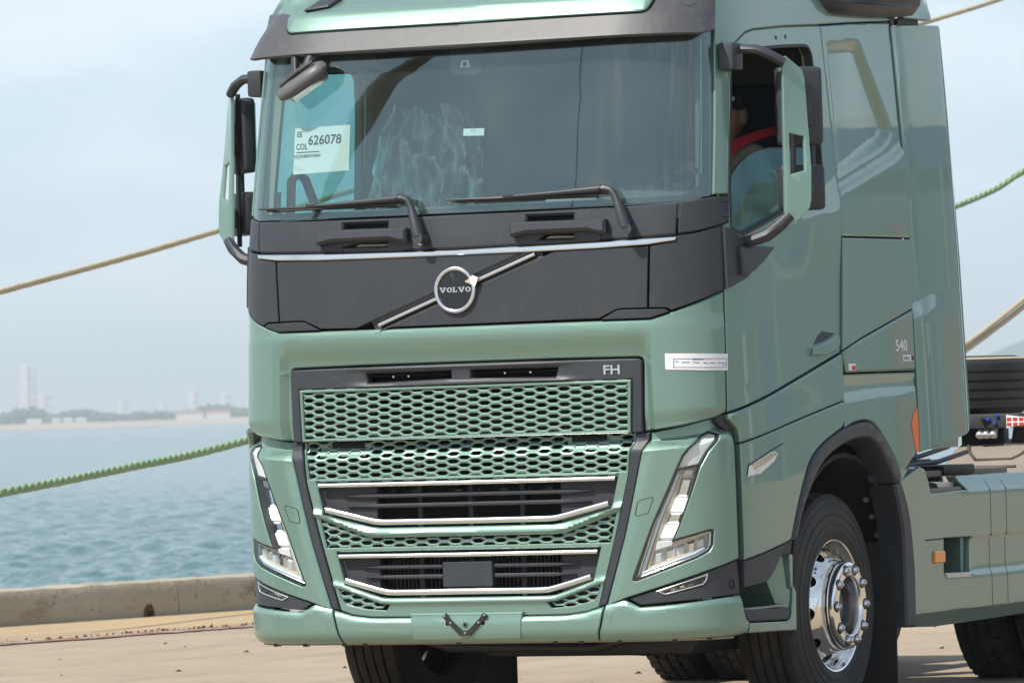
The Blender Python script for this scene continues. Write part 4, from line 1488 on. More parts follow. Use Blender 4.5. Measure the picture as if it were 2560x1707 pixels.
    sweep('scoop_shadow_line', [(1.425, 1.15), (1.437, 1.199), (1.655, 1.259), (1.80, 1.29)], [(-.003, .0), (.003, .0), (.003, .0115), (-.003, .0115)], BLACK, si, m=s)
    # gap strip between headlight panel and wing
    plate('wing_gap_strip', [(1.361, .775), (1.389, .766), (1.387, .913), (1.380, 1.288), (1.376, 1.330), (1.366, 1.372), (1.306, 1.418), (1.310, 1.436), (1.262, 1.422), (1.270, 1.395), (1.332, 1.354), (1.350, 1.296), (1.357, .914)], -.07, -.02, DARK, truck, ch=.003, m=s)
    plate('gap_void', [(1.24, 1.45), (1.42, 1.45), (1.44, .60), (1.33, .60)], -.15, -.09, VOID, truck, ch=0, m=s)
    # dark lower corner, step well
    plate('lower_side_panel', [(1.393, .764), (1.6, .796), (1.815, .830), (1.778, .795), (1.732, .75), (1.68, .705), (1.628, .672), (1.572, .660), (1.395, .644)], -.06, .002, DARK, truck, ch=.004, m=s)
    plate('lower_side_panel', [(1.815, .828), (1.868, .844), (1.925, .842), (1.90, .78), (1.76, .765), (1.782, .797)], -.08, -.012, BLACK, truck, ch=.003, m=s)
    well = plate('step_well', [(1.39, .80), (1.90, .80), (1.90, .45), (1.40, .45)], -.27, -.24, PAINT, truck, m=s)
    plate('well_rear_wall', [(1.75, .775), (1.888, .775), (1.884, .52), (1.835, .52)], -.26, -.012, PAINT, truck, m=s, ch=.004,
          dfun=lambda t, z: -.10 * sstep((1.89 - t) / .13))
    plate('step_tread', [(1.392, .546), (1.412, .505), (1.432, .488), (1.810, .479), (1.842, .488), (1.857, .505), (1.860, .531)], -.25, -.002, DARK, truck, m=s, ch=.006)
    for k in range(22):
        x_ = 1.41 + k * .0205
        plate('tread_tooth', [(x_, .542), (x_ + .010, .542), (x_ + .010, .549), (x_, .549)], -.06, -.008, TREADPLATE, truck, m=s, ch=.001)
    plate('step_frame', [(1.426, .437), (1.7, .432), (1.916, .426), (1.921, .60), (1.887, .64), (1.885, .595), (1.875, .545), (1.868, .505), (1.848, .482), (1.812, .472), (1.432, .481)], -.10, .004, PAINT, truck, m=s, ch=.005)
    plate('step_post', [(1.855, .775), (1.892, .778), (1.887, .64), (1.868, .62)], -.10, .002, PAINT, truck, m=s, ch=.004)

    # side fairing behind the cab
    def fair_d(t, z):
        q = (t - 3.46) / .70
        crease = np.interp(z, [1.2, 2.0, 3.3], [3.60, 3.585, 3.52])
        bl = np.interp(t, [3.45, 4.08], [1.912, 2.022])
        return .022 * np.sin(np.clip(q, 0, 1) * math.pi * .55) - .012 * np.exp(-((t - crease) / .018) ** 2) + .010 * sstep((bl - z) / .03) * sstep((4.1 - t) / .5) \
            - .03 * sstep((t - 4.02) / .15)
    fa = plate('side_fairing', [(3.473, 3.285), (3.75, 3.30), (4.052, 3.312), (4.064, 3.300), (4.10, 2.9), (4.146, 2.39), (4.160, 2.15), (4.164, 1.6), (4.164, 1.345), (4.155, 1.322), (4.11, 1.302), (3.78, 1.258), (3.456, 1.216), (3.461, 1.5), (3.469, 1.905), (3.508, 2.25), (3.508, 2.40), (3.496, 2.75), (3.484, 3.0)],
                -.03, .008, PAINT, truck, ch=.005, m=s, dfun=fair_d, st=.03, sz=.06)
    plate('fairing_return', [(3.50, 1.228), (4.10, 1.306), (4.112, 1.30), (4.10, 1.232), (3.8, 1.226)], -.09, -.045, PAINT, fa, m=s)
    up = plate('upper_fairing', [(3.66, 3.333), (4.018, 3.336), (4.030, 3.346), (4.02, 3.62), (3.64, 3.62), (3.60, 3.40)], -.03, .006, PAINT, truck, m=s, ch=.006,
               dfun=lambda t, z: -.02 * sstep((t - 3.95) / .08) + .012 * sstep((t - 3.72) / .05) - .05 * np.clip((z - 3.35) / .25, 0, 1))
    plate('fairing_hinge', [(3.63, 3.302), (3.90, 3.308), (3.90, 3.337), (3.63, 3.335)], -.06, -.02, BLACK, up, m=s)
# air intake high on the left flank
intake = plate('air_intake', [(2.60, 3.42), (2.655, 3.352), (2.715, 3.322), (2.80, 3.312), (3.2, 3.320), (3.52, 3.330), (3.64, 3.340), (3.690, 3.362), (3.685, 3.62), (2.60, 3.62)], -.05, .10, DARK, truck, ch=.045, sharp=50,
               dfun=lambda t, z: -.06 * sstep((2.85 - t) / .22))
for k in range(17):
    x_ = 2.98 + k * .042
    plate('intake_louvre', [(x_, 3.415 - (3.68 - x_) * .03), (x_ + .018, 3.415 - (3.68 - x_) * .03), (x_ + .018, 3.60), (x_, 3.60)], .06, .104, BLACK, intake, ch=.001)
plate('intake_duct', [(3.40, 3.335), (3.56, 3.335), (3.53, 3.30), (3.49, 3.27), (3.485, 3.31)], -.12, .0, BLACK, truck, ch=.004)

# badges on the left flank
SILV = mat('silver_lettering', (.72, .73, .74), .45, .35)
text('power_figures', '540', .076, (3.205, 1.707), SILV, truck, d0=.014, d1=.019, sx=1.32, bold=.0012)
bdg = plate('emission_badge', [(3.296, 1.657), (3.432, 1.657), (3.432, 1.688), (3.296, 1.688)], .01, .018, SILV, truck, ch=.001)
text('badge_print', 'EURO', .022, (3.302, 1.664), INK, bdg, d0=.018, d1=.0188, sx=1.25)
plate('badge_print', [(3.398, 1.660), (3.428, 1.660), (3.428, 1.685), (3.398, 1.685)], .017, .0188, INK, bdg, ch=0)
stk = plate('warning_sticker', [(2.612, 1.617), (2.700, 1.617), (2.700, 1.650), (2.612, 1.650)], .016, .0175, WHITEP, None, ch=0)
tag(stk, 'tiny white and red sticker below the door handle seam on the cab side', 'sticker')
plate('sticker_print', [(2.65, 1.619), (2.695, 1.619), (2.695, 1.640), (2.65, 1.640)], .0172, .0182, REDP, stk, ch=0)
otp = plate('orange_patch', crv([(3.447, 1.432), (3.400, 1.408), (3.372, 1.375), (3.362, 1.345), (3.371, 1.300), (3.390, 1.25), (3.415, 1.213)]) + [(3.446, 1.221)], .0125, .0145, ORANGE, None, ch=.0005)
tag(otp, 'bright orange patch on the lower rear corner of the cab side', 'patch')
lab = plate('document_strip', [(1.024, 1.643), (1.18, 1.636), (1.333, 1.631), (1.338, 1.706), (1.18, 1.711), (1.026, 1.716)], .001, .0028, WHITEP, None, ch=0)
tag(lab, 'long white paper strip taped round the cab corner beside the grille', 'label')
sweep('strip_frame', [(1.062, 1.652), (1.325, 1.644), (1.328, 1.684), (1.064, 1.690)], [(-.0012, .002), (.0012, .002), (.0012, .0036), (-.0012, .0036)], BLUEINK, lab, closed=True)
for k, (x_, w_, zz) in enumerate(((1.07, .016, 1.676), (1.10, .035, 1.672), (1.15, .03, 1.670), (1.20, .02, 1.667), (1.23, .03, 1.666), (1.275, .045, 1.664), (1.15, .05, 1.683), (1.30, .02, 1.654))):
    plate('strip_print', [(x_, zz), (x_ + w_, zz - .001), (x_ + w_, zz + .002), (x_, zz + .003)], .002, .0035, BLUEINK, lab, ch=0)

# ---------------- black mirror bases on the doors
MB_ = [(1.352, 2.288), (1.43, 2.262), (1.502, 2.231), (1.506, 2.200), (1.60, 2.197), (1.782, 2.195), (1.70, 2.145), (1.60, 2.095), (1.528, 2.052), (1.44, 2.028), (1.348, 1.999)]
both('mirror_base', MB_, -.01, .016, DARK, truck, ch=.004)
both('mirror_base_pad', [(1.437, 2.190), (1.60, 2.193), (1.778, 2.192), (1.66, 2.125), (1.56, 2.082), (1.46, 2.062), (1.442, 2.062)], .0, .045, DARK, truck, ch=.012)

# ---------------- mirrors
for s in (1, -1):
    mr_ = empty('door_mirror', (0, 0, 0), truck)
    F = lambda x, y, z: (s * x, y, z)

    def mapc(t, z, d, s=s):
        # cover sheet: inner edge at x 1.44, sweeping back outwards
        x = 1.437 + (np.asarray(t) - 1.437) * np.interp(z, [2.5, 3.0], [.785, .60])
        y = .485 + (z - 2.27) * .05 + np.interp(z, [2.5, 3.0], [.62, 1.40]) * (x - 1.437)
        return np.stack([s * (x + .80 * np.asarray(d)), y - .6 * np.asarray(d), np.asarray(z)], -1)
    COV = [(1.440, 2.270), (1.438, 2.60), (1.434, 3.052), (1.452, 3.058), (1.50, 3.022), (1.538, 2.992), (1.549, 2.955), (1.562, 2.72), (1.574, 2.53), (1.573, 2.395), (1.564, 2.360), (1.468, 2.272)]
    HOLE = [(1.470, 2.516), (1.466, 2.704), (1.538, 2.687), (1.541, 2.532)]
    plate('mirror_cover', COV, -.016, .0, PAINT, mr_, ch=.004, holes=[HOLE], mapf=mapc, st=.03, sz=.06, sharp=40)
    # two glass housings behind the cover
    for nm, zc, hh in (('mirror_housing', 2.832, .36), ('wide_angle_housing', 2.458, .208)):
        rbox(nm, Vector(F(1.452, .655, zc)), (.215, .075, hh), DARK, mr_, bevel=.026, rot=(0, 0, s * rad(43)), seg=3)
        rbox('mirror_glass', Vector(F(1.425, .684, zc)), (.18, .004, hh - .05), MIRRORCHROME, mr_, bevel=0, rot=(0, 0, s * rad(43)))
        rbox('housing_boss', Vector(F(1.478, .622, zc - .02)), (.10, .05, .16 if hh > .3 else .11), DARK, mr_, bevel=.02, rot=(0, 0, s * rad(43)))
    tube('mirror_post', [F(1.49, .70, 2.70), F(1.49, .70, 2.53)], .016, DARK, mr_)
    # upper arm
    tube('mirror_arm', [F(1.205, .455, 3.090), F(1.26, .455, 3.096), F(1.335, .462, 3.090), F(1.385, .48, 3.065), F(1.438, .525, 3.028)], [.022, .021, .023, .024, .022], DARK, mr_, n=8, squash=1.1)
    rbox('arm_bracket', Vector(F(1.222, .42, 3.062)), (.075, .12, .125), DARK, mr_, bevel=.014)
    # lower arm
    tube('mirror_arm', [F(1.235, .44, 2.215), F(1.30, .445, 2.222), F(1.36, .455, 2.240), F(1.42, .475, 2.285), F(1.46, .50, 2.33)], [.024, .026, .029, .028, .024], DARK, mr_, n=8)
    tube('arm_spine', [F(1.44, .575, 2.30), F(1.446, .59, 2.60), F(1.44, .60, 3.03)], .012, BLACK, mr_)
# front close-view mirror over the right corner of the windscreen
fm = empty('front_mirror', (0, 0, 0), truck)
bmf = bmesh.new()
rings = []
c0 = np.array([-.925, .055, 2.968])
c1 = np.array([-.672, .06, 3.112])
for i in range(15):
    q = i / 14
    c = c0 + (c1 - c0) * q
    w = .048 * (1 - abs(2 * q - 1) ** 3.2) ** .5 + .002
    n = np.array([-.495, 0, .869])
    rings.append([bmf.verts.new(tuple(c + n * (w * (math.sin(a) * (1.0 if math.sin(a) > 0 else .78))) + np.array([0, 1, .35]) * (w * 1.15 * math.cos(a)))) for a in [2 * math.pi * k / 18 for k in range(18)]])
for a, b in zip(rings, rings[1:]):
    for k in range(18):
        bmf.faces.new((a[k], a[(k + 1) % 18], b[(k + 1) % 18], b[k]))
bmf.faces.new(rings[0][::-1])
bmf.faces.new(rings[-1])
finish(bmf, 'mirror_shell', mat('mirror_shell_grey', (.11, .11, .115), .45), fm, 50)
rbox('mirror_glass', Vector((-.790, .095, 3.02)), (.22, .006, .05), MIRRORCHROME, fm, bevel=.02, rot=(rad(-35), rad(-29.6), 0))
tube('shell_ridge', [(-.905, .03, 3.022), (-.82, .02, 3.078), (-.73, .03, 3.128)], [.008, .012, .008], VISOR, fm)
tube('mirror_arm', [(-.868, .12, 3.19), (-.85, .085, 3.11), (-.835, .06, 3.05)], .020, DARK, fm, n=8)
tube('mirror_arm', [(-.76, .12, 3.19), (-.775, .09, 3.13), (-.79, .06, 3.08)], [.032, .030, .022], DARK, fm, n=8)

# ---------------- wipers
for x0, sx in ((0.0, 1), (-1.052, 1)):
    wp = empty('wiper', (0, 0, 0), truck)
    P3 = lambda t, z, d: tuple(float(c) for c in bend(np.array(t + x0), np.array(z), np.array(d)))
    tube('wiper_arm', [P3(.885, 2.285, .050), P3(.868, 2.340, .052), P3(.852, 2.385, .05), P3(.832, 2.435, .048), P3(.815, 2.458, .047), P3(.79, 2.466, .045), P3(.745, 2.465, .042), P3(.60, 2.460, .036), P3(.42, 2.455, .030), P3(.28, 2.452, .026)],
         [.028, .026, .020, .017, .0165, .0165, .017, .013, .009, .006], DARK, wp, n=8)
    tube('wiper_pivot', [P3(.890, 2.275, -.02), P3(.890, 2.275, .072)], [.03, .026], DARK, wp, n=12)
    tube('arm_collar', [P3(.768, 2.465, .044), P3(.758, 2.465, .044)], .0195, BLACK, wp, n=10)
    tube('wiper_blade', [P3(-.045, 2.452, .016), P3(.15, 2.449, .020), P3(.45, 2.447, .022), P3(.68, 2.446, .020), P3(.80, 2.448, .016)], [.004, .007, .008, .007, .004], BLACK, wp, n=6)
    tube('blade_rubber', [P3(.0, 2.444, .005), P3(.4, 2.439, .006), P3(.74, 2.437, .005)], .005, RUBBER, wp, n=6)
    rbox('blade_clip', Vector(P3(.285, 2.452, .026)), (.05, .018, .018), BLACK, wp, bevel=.004)

# ---------------- glass in the doors: near one wound half down, far one closed
NG = [(1.432, 2.24), (1.447, 2.40), (1.470, 2.515), (1.495, 2.540), (1.56, 2.578), (1.66, 2.618), (1.75, 2.640), (1.92, 2.656), (2.47, 2.673), (2.47, 2.46), (2.0, 2.35), (1.53, 2.235)]
ng = plate('door_glass', NG, -.030, -.025, SGLASS, truck, ch=.001)
sweep('glass_edge', NG[1:9], [(-.003, -.031), (.003, -.031), (.003, -.024), (-.003, -.024)], BLACK, ng)
plate('door_glass', grow(WIN, -.002), -.030, -.025, SGLASS, truck, ch=.001, m=-1)
plate('quarter_trim', [(1.40, 2.20), (1.52, 2.20), (1.50, 2.55), (1.435, 2.42)], -.09, -.06, LINERL, truck, m=-1)

# ---------------- cab interior
def yz(o):
    return o
plate('cab_rear_wall', [(-1.2, 1.3), (1.2, 1.3), (1.2, 3.5), (-1.2, 3.5)], 0, .02, LINER, truck, mapf=frame((0, 2.36, 0), (1, 0, 0), (0, 0, 1), (0, -1, 0)), ch=0)
plate('cab_headliner', [(-1.0, .42), (1.0, .42), (1.12, .7), (1.12, 2.36), (-1.12, 2.36), (-1.12, .7)], 0, .02, LINER, truck, mapf=frame((0, 0, 3.40), (1, 0, 0), (0, 1, 0), (0, 0, 1)), ch=0)
plate('cab_floor', [(-1.2, .2), (1.2, .2), (1.2, 2.38), (-1.2, 2.38)], 0, .02, LINER, truck, mapf=frame((0, 0, 1.45), (1, 0, 0), (0, 1, 0), (0, 0, 1)), ch=0)
rbox('header_shelf', Vector((0, .50, 3.28)), (2.0, .36, .16), LINER, truck, bevel=.03)
for s in (1, -1):
    plate('door_liner', [(1.36, 2.24), (2.6, 2.44), (2.6, 1.45), (1.36, 1.45)], -.12, -.06, LINER, truck, m=s, ch=.01)
    plate('pillar_trim', [(1.27, 2.42), (1.40, 2.42), (1.425, 3.2), (1.27, 3.2)], -.10, -.055, LINERL if s < 0 else LINER, truck, m=s, ch=.01)
    plate('sleeper_liner', [(2.50, 1.45), (3.45, 1.45), (3.45, 3.35), (2.50, 3.35)], -.10, -.07, LINER, truck, m=s, ch=0)
    plate('door_header', [(1.40, 3.13), (2.6, 3.17), (2.6, 3.4), (1.40, 3.4)], -.10, -.06, LINER, truck, m=s, ch=0)
# dashboard
bmd = bmesh.new()
rows = []
for i in range(25):
    x = -1.16 + i * 2.32 / 24
    hump = .05 * math.exp(-((x - .62) / .34) ** 2)
    rows.append([bmd.verts.new(p) for p in ((x, .13 + .05 * abs(x) ** 3, 2.33), (x, .20 + .05 * abs(x) ** 3, 2.395), (x, .45, 2.43 + hump * .5), (x, .62, 2.45 + hump), (x, .68, 2.40), (x, .66, 1.7))])
for a, b in zip(rows, rows[1:]):
    for k in range(5):
        bmd.faces.new((a[k], b[k], b[k + 1], a[k + 1]))
finish(bmd, 'dashboard', DASH, truck, 35)
tube('dash_grab_rail', [(-1.12, .50, 2.44), (-1.12, .52, 2.60), (-1.12, .58, 2.635), (-1.12, .66, 2.61), (-1.12, .78, 2.45)], .022, DARK, truck)
rbox('dash_tray', Vector((.45, .36, 2.44)), (.26, .12, .012), LINERL, truck, bevel=.003)
# steering wheel
sw = empty('steering_wheel', (0, 0, 0), truck)
n_ = Vector((0, -.55, .83)).normalized()
c_ = Vector((.66, .80, 2.52))
u_ = Vector((1, 0, 0))
v_ = n_.cross(u_)
tube('wheel_rim', [c_ + u_ * .225 * math.cos(a) + v_ * .225 * math.sin(a) for a in [2 * math.pi * k / 36 for k in range(37)]], .015, BLACK, sw, n=8)
for a in (.3, math.pi - .3, 1.5 * math.pi):
    tube('spoke', [c_, c_ + (u_ * math.cos(a) + v_ * math.sin(a)) * .225], [.03, .014], BLACK, sw, n=6)
tube('column', [c_, c_ - n_ * .5], [.06, .05], BLACK, sw, n=12)
# seats
def seat(x, mt, dy=0.0):
    st_ = empty('seat', (0, 0, 0), truck)
    rbox('cushion', Vector((x, 1.42 + dy, 2.02)), (.50, .52, .16), mt, st_, bevel=.05, seg=3)
    rbox('backrest', Vector((x, 1.80 + dy, 2.40)), (.50, .16, .74), mt, st_, bevel=.06, rot=(rad(-12), 0, 0), seg=3, taper=(.82, .8))
    rbox('headrest', Vector((x, 1.89 + dy, 2.86)), (.36, .13, .30), mt, st_, bevel=.05, rot=(rad(-8), 0, 0), seg=3, taper=(.85, .9))
    rbox('seat_base', Vector((x, 1.45 + dy, 1.72)), (.44, .46, .50), BLACK, st_, bevel=.03)
seat(.70, SEATB)
seat(-.72, SEATB, -.42)
rbox('belt_strap', Vector((-.60, 1.22, 2.50)), (.06, .012, .55), BELT, truck, bevel=.002, rot=(rad(-10), rad(8), 0))
# centre camera cover and rain sensor on the glass
plate('camera_cover', [(-.078, 3.18), (.088, 3.18), (.086, 3.05), (.075, 3.036), (-.060, 3.042), (-.072, 3.056)], -.06, -.026, mat('camera_cover', (.045, .042, .050), .4), truck, ch=.004)
plate('camera_lens_shield', [(-.022, 3.070), (.034, 3.068), (.026, 3.102), (-.010, 3.103)], -.03, -.0245, LAMPGREY, truck, ch=.001)
plate('camera_lens', disc_pts(.006, 3.084, .012, 14), -.03, -.0235, BLACK, truck, ch=.001)
rbox('dash_terminal', Vector((-.10, .26, 2.535)), (.080, .03, .10), BLACK, truck, bevel=.014)
rbox('terminal_screen', Vector((-.10, .243, 2.54)), (.045, .002, .030), mat('screen_blue', (.02, .05, .09), .15), truck, bevel=0)
rbox('terminal_stalk', Vector((-.105, .27, 2.44)), (.052, .03, .12), BLACK, truck, bevel=.006)
plate('glass_mark', [(1.195, 2.525), (1.222, 2.525), (1.224, 2.555), (1.197, 2.556)], -.02, -.0175, INK, truck, ch=0)

# plastic wrap over the passenger seat
pw_ = bmesh.new()
rngp = random.Random(5)
prev = None
NX, NZ = 60, 30
gridv = []
for j in range(NZ + 1):
    z = 2.28 + .66 * j / NZ
    row = []
    for i in range(NX + 1):
        q = i / NX
        half = .30 * (1 - .45 * (max(0, (z - 2.70)) / .26) ** 2)
        x = -.74 + (q - .5) * 2 * half
        y = 1.15 - .06 * math.sin(q * math.pi) + .25 * (z - 2.3) * .4 + .030 * math.sin(q * 26 + z * 5) + .016 * math.sin(q * 47 - z * 11) + .010 * math.sin(z * 30 + q * 9)
        if z < 2.6 and q < .2:
            x -= .12 * (2.6 - z)
        row.append(pw_.verts.new((x + rngp.uniform(-.004, .004), y, z + (.03 * math.sin(q * 17) if j == NZ else 0))))
    gridv.append(row)
for a, b in zip(gridv, gridv[1:]):
    for k in range(NX):
        pw_.faces.new((a[k], a[k + 1], b[k + 1], b[k]))
WRAP = glass_mat('wrap_film', (.88, .96, .95), .16, haze=.34, hazecol=(.80, .93, .92))
for n_ in WRAP.node_tree.nodes:
    if n_.type == 'TEX_NOISE':
        mpw = WRAP.node_tree.nodes.new('ShaderNodeMapping')
        mpw.inputs['Scale'].default_value = (7, 7, 1.1)
        mpw.inputs['Rotation'].default_value = (0, rad(14), 0)
        lk = n_.inputs['Vector'].links[0]
        src = lk.from_socket
        WRAP.node_tree.links.new(src, mpw.inputs['Vector'])
        WRAP.node_tree.links.new(mpw.outputs['Vector'], n_.inputs['Vector'])
    if n_.type == 'MAP_RANGE':
        n_.inputs['From Min'].default_value = .46
        n_.inputs['From Max'].default_value = .64
        n_.inputs['To Min'].default_value = .16
        n_.inputs['To Max'].default_value = .85
wrap = finish(pw_, 'seat_wrap', WRAP, None, 80)
tag(wrap, 'crumpled clear plastic wrap covering the passenger seat behind the windscreen', 'plastic wrap')

# papers behind the windscreen
lb = plate('shipping_label', [(-.927, 2.615), (-.605, 2.621), (-.611, 2.834), (-.935, 2.831)], -.030, -.0285, WHITEP, None, ch=0)
tag(lb, 'white delivery label printed 626078 taped inside the windscreen corner', 'label')


def lt(body, size, x, z, **k):
    return text('label_print', body, size, (x, z), INK, lb, d0=-.0286, d1=-.0278, **k)


lt('EE', .036, -.920, 2.790, bold=.0008)
lt('COL', .040, -.920, 2.730, sx=.9, bold=.0008)
lt('626078', .062, -.846, 2.750, sx=1.03, bold=.0012)
rb_ = random.Random(2)
x_ = -.928
while x_ < -.765:
    w_ = rb_.choice((.002, .003, .005))
    plate('label_print', [(x_, 2.691), (x_ + w_, 2.691), (x_ + w_, 2.706), (x_, 2.706)], -.0287, -.0278, INK, lb, ch=0)
    x_ += w_ + rb_.choice((.002, .003, .004))
for z, x0_, x1_ in ((2.714, -.915, -.775), (2.683, -.93, -.89), (2.648, -.93, -.875), (2.634, -.93, -.865)):
    plate('label_print', [(x0_, z), (x1_, z), (x1_, z + .005), (x0_, z + .005)], -.0287, -.0279, LAMPGREY if z < 2.69 else INK, lb, ch=0)
sm = plate('windscreen_tag', [(.010, 2.753), (.120, 2.750), (.121, 2.783), (.010, 2.786)], -.030, -.0285, WHITEP, None, ch=0)
tag(sm, 'small white rectangular tag stuck at the middle of the windscreen', 'tag')
for x0_, x1_, z0_, z1_ in ((.025, .035, 2.757, 2.766), (.05, .08, 2.770, 2.780), (.095, .103, 2.757, 2.766), (.055, .078, 2.756, 2.760)):
    plate('tag_print', [(x0_, z0_), (x1_, z0_), (x1_, z1_), (x0_, z1_)], -.0286, -.0279, LAMPGREY, sm, ch=0)

# ================================================================== wheels
FY, FZ = 1.51, .512


def tyre(name, parent, x_out, width, yc, sgn, R=.532, grooves=4, rim_r=.297, drive=False):
    """lathe round the axle; x_out = outer sidewall plane, profile with shoulder, tread grooves and bulging sidewalls"""
    hw = width / 2
    prof = []
    # outer sidewall from bead to shoulder
    for r, o in ((rim_r, -.030), (rim_r + .012, -.010), (rim_r + .035, -.001), (rim_r + .048, .0), (rim_r + .050, .0035), (rim_r + .054, .0035), (rim_r + .056, .0005), (rim_r + .085, .001), (rim_r + .087, .0035), (rim_r + .091, .0035), (rim_r + .093, .0005), (rim_r + .128, -.003), (rim_r + .130, .0), (rim_r + .135, .0), (rim_r + .137, -.004), (rim_r + .172, -.010), (rim_r + .175, -.007), (rim_r + .181, -.008), (rim_r + .184, -.012), (R - .042, -.016), (R - .028, -.019), (R - .022, -.024), (R - .008, -.028)):
        prof.append((r, o))
    # tread with circumferential grooves
    n = grooves
    tw = width - .066
    rib = tw / (n + 1)
    x = -.033
    for k in range(n + 1):
        x0 = x - k * rib
        prof.append((R - (.004 if k in (0, n) else 0), x0 - .004))
        prof.append((R - (.004 if k in (0, n) else 0), x0 - rib + .009))
        if k < n:
            prof.append((R - .017, x0 - rib + .006))
            prof.append((R - .017, x0 - rib - .002))
    for r, o in ((R - .008, .028), (R - .028, .019), (rim_r + .172, .010), (rim_r + .085, .0), (rim_r + .02, .01), (rim_r, .03)):
        prof.append((r, -width + o))
    o_ = lathe(name, prof, (sgn * x_out, yc, FZ), (sgn, 0, 0), RUBBER, parent, seg=96, sharp=35)
    o_.data.materials.append(TREAD)
    for p in o_.data.polygons:
        c = p.center
        if math.hypot(c.y - yc, c.z - FZ) > R - .035:
            p.material_index = 1
    return o_


def front_wheel(sgn):
    w = empty('front_wheel', (0, 0, 0), truck)
    X = 1.197
    tyre('tyre', w, X, .315, FY, sgn)
    # cross sipes on the ribs are shown by short dark cuts
    ax = (sgn, 0, 0)
    o = (sgn * X, FY, FZ)
    lathe('rim_barrel', [(.296, -.022), (.305, -.006), (.312, -.004), (.314, -.012), (.311, -.016), (.300, -.020), (.288, -.030), (.283, -.055), (.281, -.085), (.279, -.12), (.27, -.22)], o, ax, ALU, w, 96, 40)
    # conical disc with ten hand holes, laid out flat as (arc, slope) and rolled up

    def cone(t, z, d):
        a = np.asarray(t)
        r = .283 - z * .62
        h = -.075 + z * .80 + d
        return np.stack([sgn * (X + h), FY + (r + .6 * np.asarray(d)) * np.cos(a), FZ + (r + .6 * np.asarray(d)) * np.sin(a)], -1)
    for k in range(10):
        a0 = 2 * math.pi * (k - .5) / 10 + .12
        seg = 2 * math.pi / 10
        poly = [(a0 + seg * i / 6, 0) for i in range(7)] + [(a0 + seg * (6 - i) / 6, .098) for i in range(7)]
        bm = plate_bm(poly, -.018, 0, 0, [disc_pts(a0 + seg / 2, .046, .122, 20, .27)])
        remap(bm, cone)
        finish(bm, 'rim_disc_segment', ALU, w, 50)
    lathe('brake_drum', [(.27, -.12), (.20, -.13), (.20, -.2), (.0, -.2)], o, ax, VOID, w, 32)
    lathe('hub_flange', [(.224, -.012), (.218, .004), (.209, .012), (.207, .026), (.2085, .030), (.2085, .040), (.206, .044), (.206, .060), (.203, .069), (.194, .075), (.185, .076), (.148, .076), (.141, .074), (.137, .069), (.134, .055), (.130, -.03)], o, ax, ALU, w, 96, 30)
    lathe('hub_clamp_ring', [(.2086, .030), (.2105, .031), (.2105, .0385), (.2086, .040)], o, ax, BLACK, w, 64, 30)
    lathe('hub_cap', [(.131, -.02), (.128, -.03), (.11, -.024), (.095, -.005), (.060, .004), (.0, .006)], o, ax, mat('hub_grey', (.05, .052, .058), .35, .6), w, 48, 40)
    for k in range(10):
        a = 2 * math.pi * (k + .5) / 10 + math.pi / 10
        c = Vector((o[0] + sgn * .074, FY + .1725 * math.cos(a), FZ + .1725 * math.sin(a)))
        n = lathe('wheel_nut', [(.0225, -.004), (.0225, .002), (.0205, .004), (.0195, .012), (.015, .019), (.010, .020), (.0095, .024), (.005, .026), (.0, .0262)], c, ax, STEEL, w, 12, 30)
        lathe('nut_washer', [(.0275, -.001), (.0275, .0035), (.022, .004)], c, ax, BLACK, w, 16, 30)
    # small blue inspection print on the disc
    plate('inspection_mark', [(2.30, .052), (2.36, .052), (2.36, .064), (2.30, .066)], 0, .001, BLUEINK, w, mapf=cone, ch=0)
    plate('inspection_mark', [(2.40, .058), (2.44, .056), (2.43, .068), (2.41, .069)], 0, .001, BLUEINK, w, mapf=cone, ch=0)
    return w


front_wheel(1)
front_wheel(-1)
# sidewall rings of the near tyre
for r in (.40, .445, .487):
    pass

for sgn in (1, -1):
    for yc in (4.93, 6.28):
        w = empty('rear_wheel', (0, 0, 0), truck)
        for xo in (1.235, .885):
            tyre('tyre', w, xo, .305, yc, sgn, grooves=3)
            # lug blocks
            bm = bmesh.new()
            for k in range(44):
                a = 2 * math.pi * k / 44
                for j, (xa, xb) in enumerate(((-.035, -.085), (-.10, -.14), (-.165, -.205), (-.22, -.27))):
                    aa = a + (.07 if j % 2 else 0)
                    vs = []
                    for rr in (.520, .5395):
                        for xx, da in ((xa, 0), (xb, .02), (xb, .105), (xa, .085)):
                            vs.append(bm.verts.new((sgn * (xo + xx), yc + rr * math.cos(aa + da), FZ + rr * math.sin(aa + da))))
                    bm.faces.new(vs[4:])
                    for q in range(4):
                        bm.faces.new((vs[q], vs[(q + 1) % 4], vs[4 + (q + 1) % 4], vs[4 + q]))
            finish(bm, 'tread_lugs', TREAD, w, smooth=False)['kind'] = 'stuff'
        lathe('rim_barrel', [(.300, -.01), (.31, -.003), (.30, -.02), (.285, -.06), (.28, -.17), (.25, -.19), (.20, -.18), (.19, -.12), (.12, -.10), (.0, -.10)], (sgn * 1.235, yc, FZ), (sgn, 0, 0), ALU, w, 48, 40)
    tube('axle', [(sgn * .2, 4.93, FZ), (sgn * .95, 4.93, FZ)], .09, BLACK, truck)

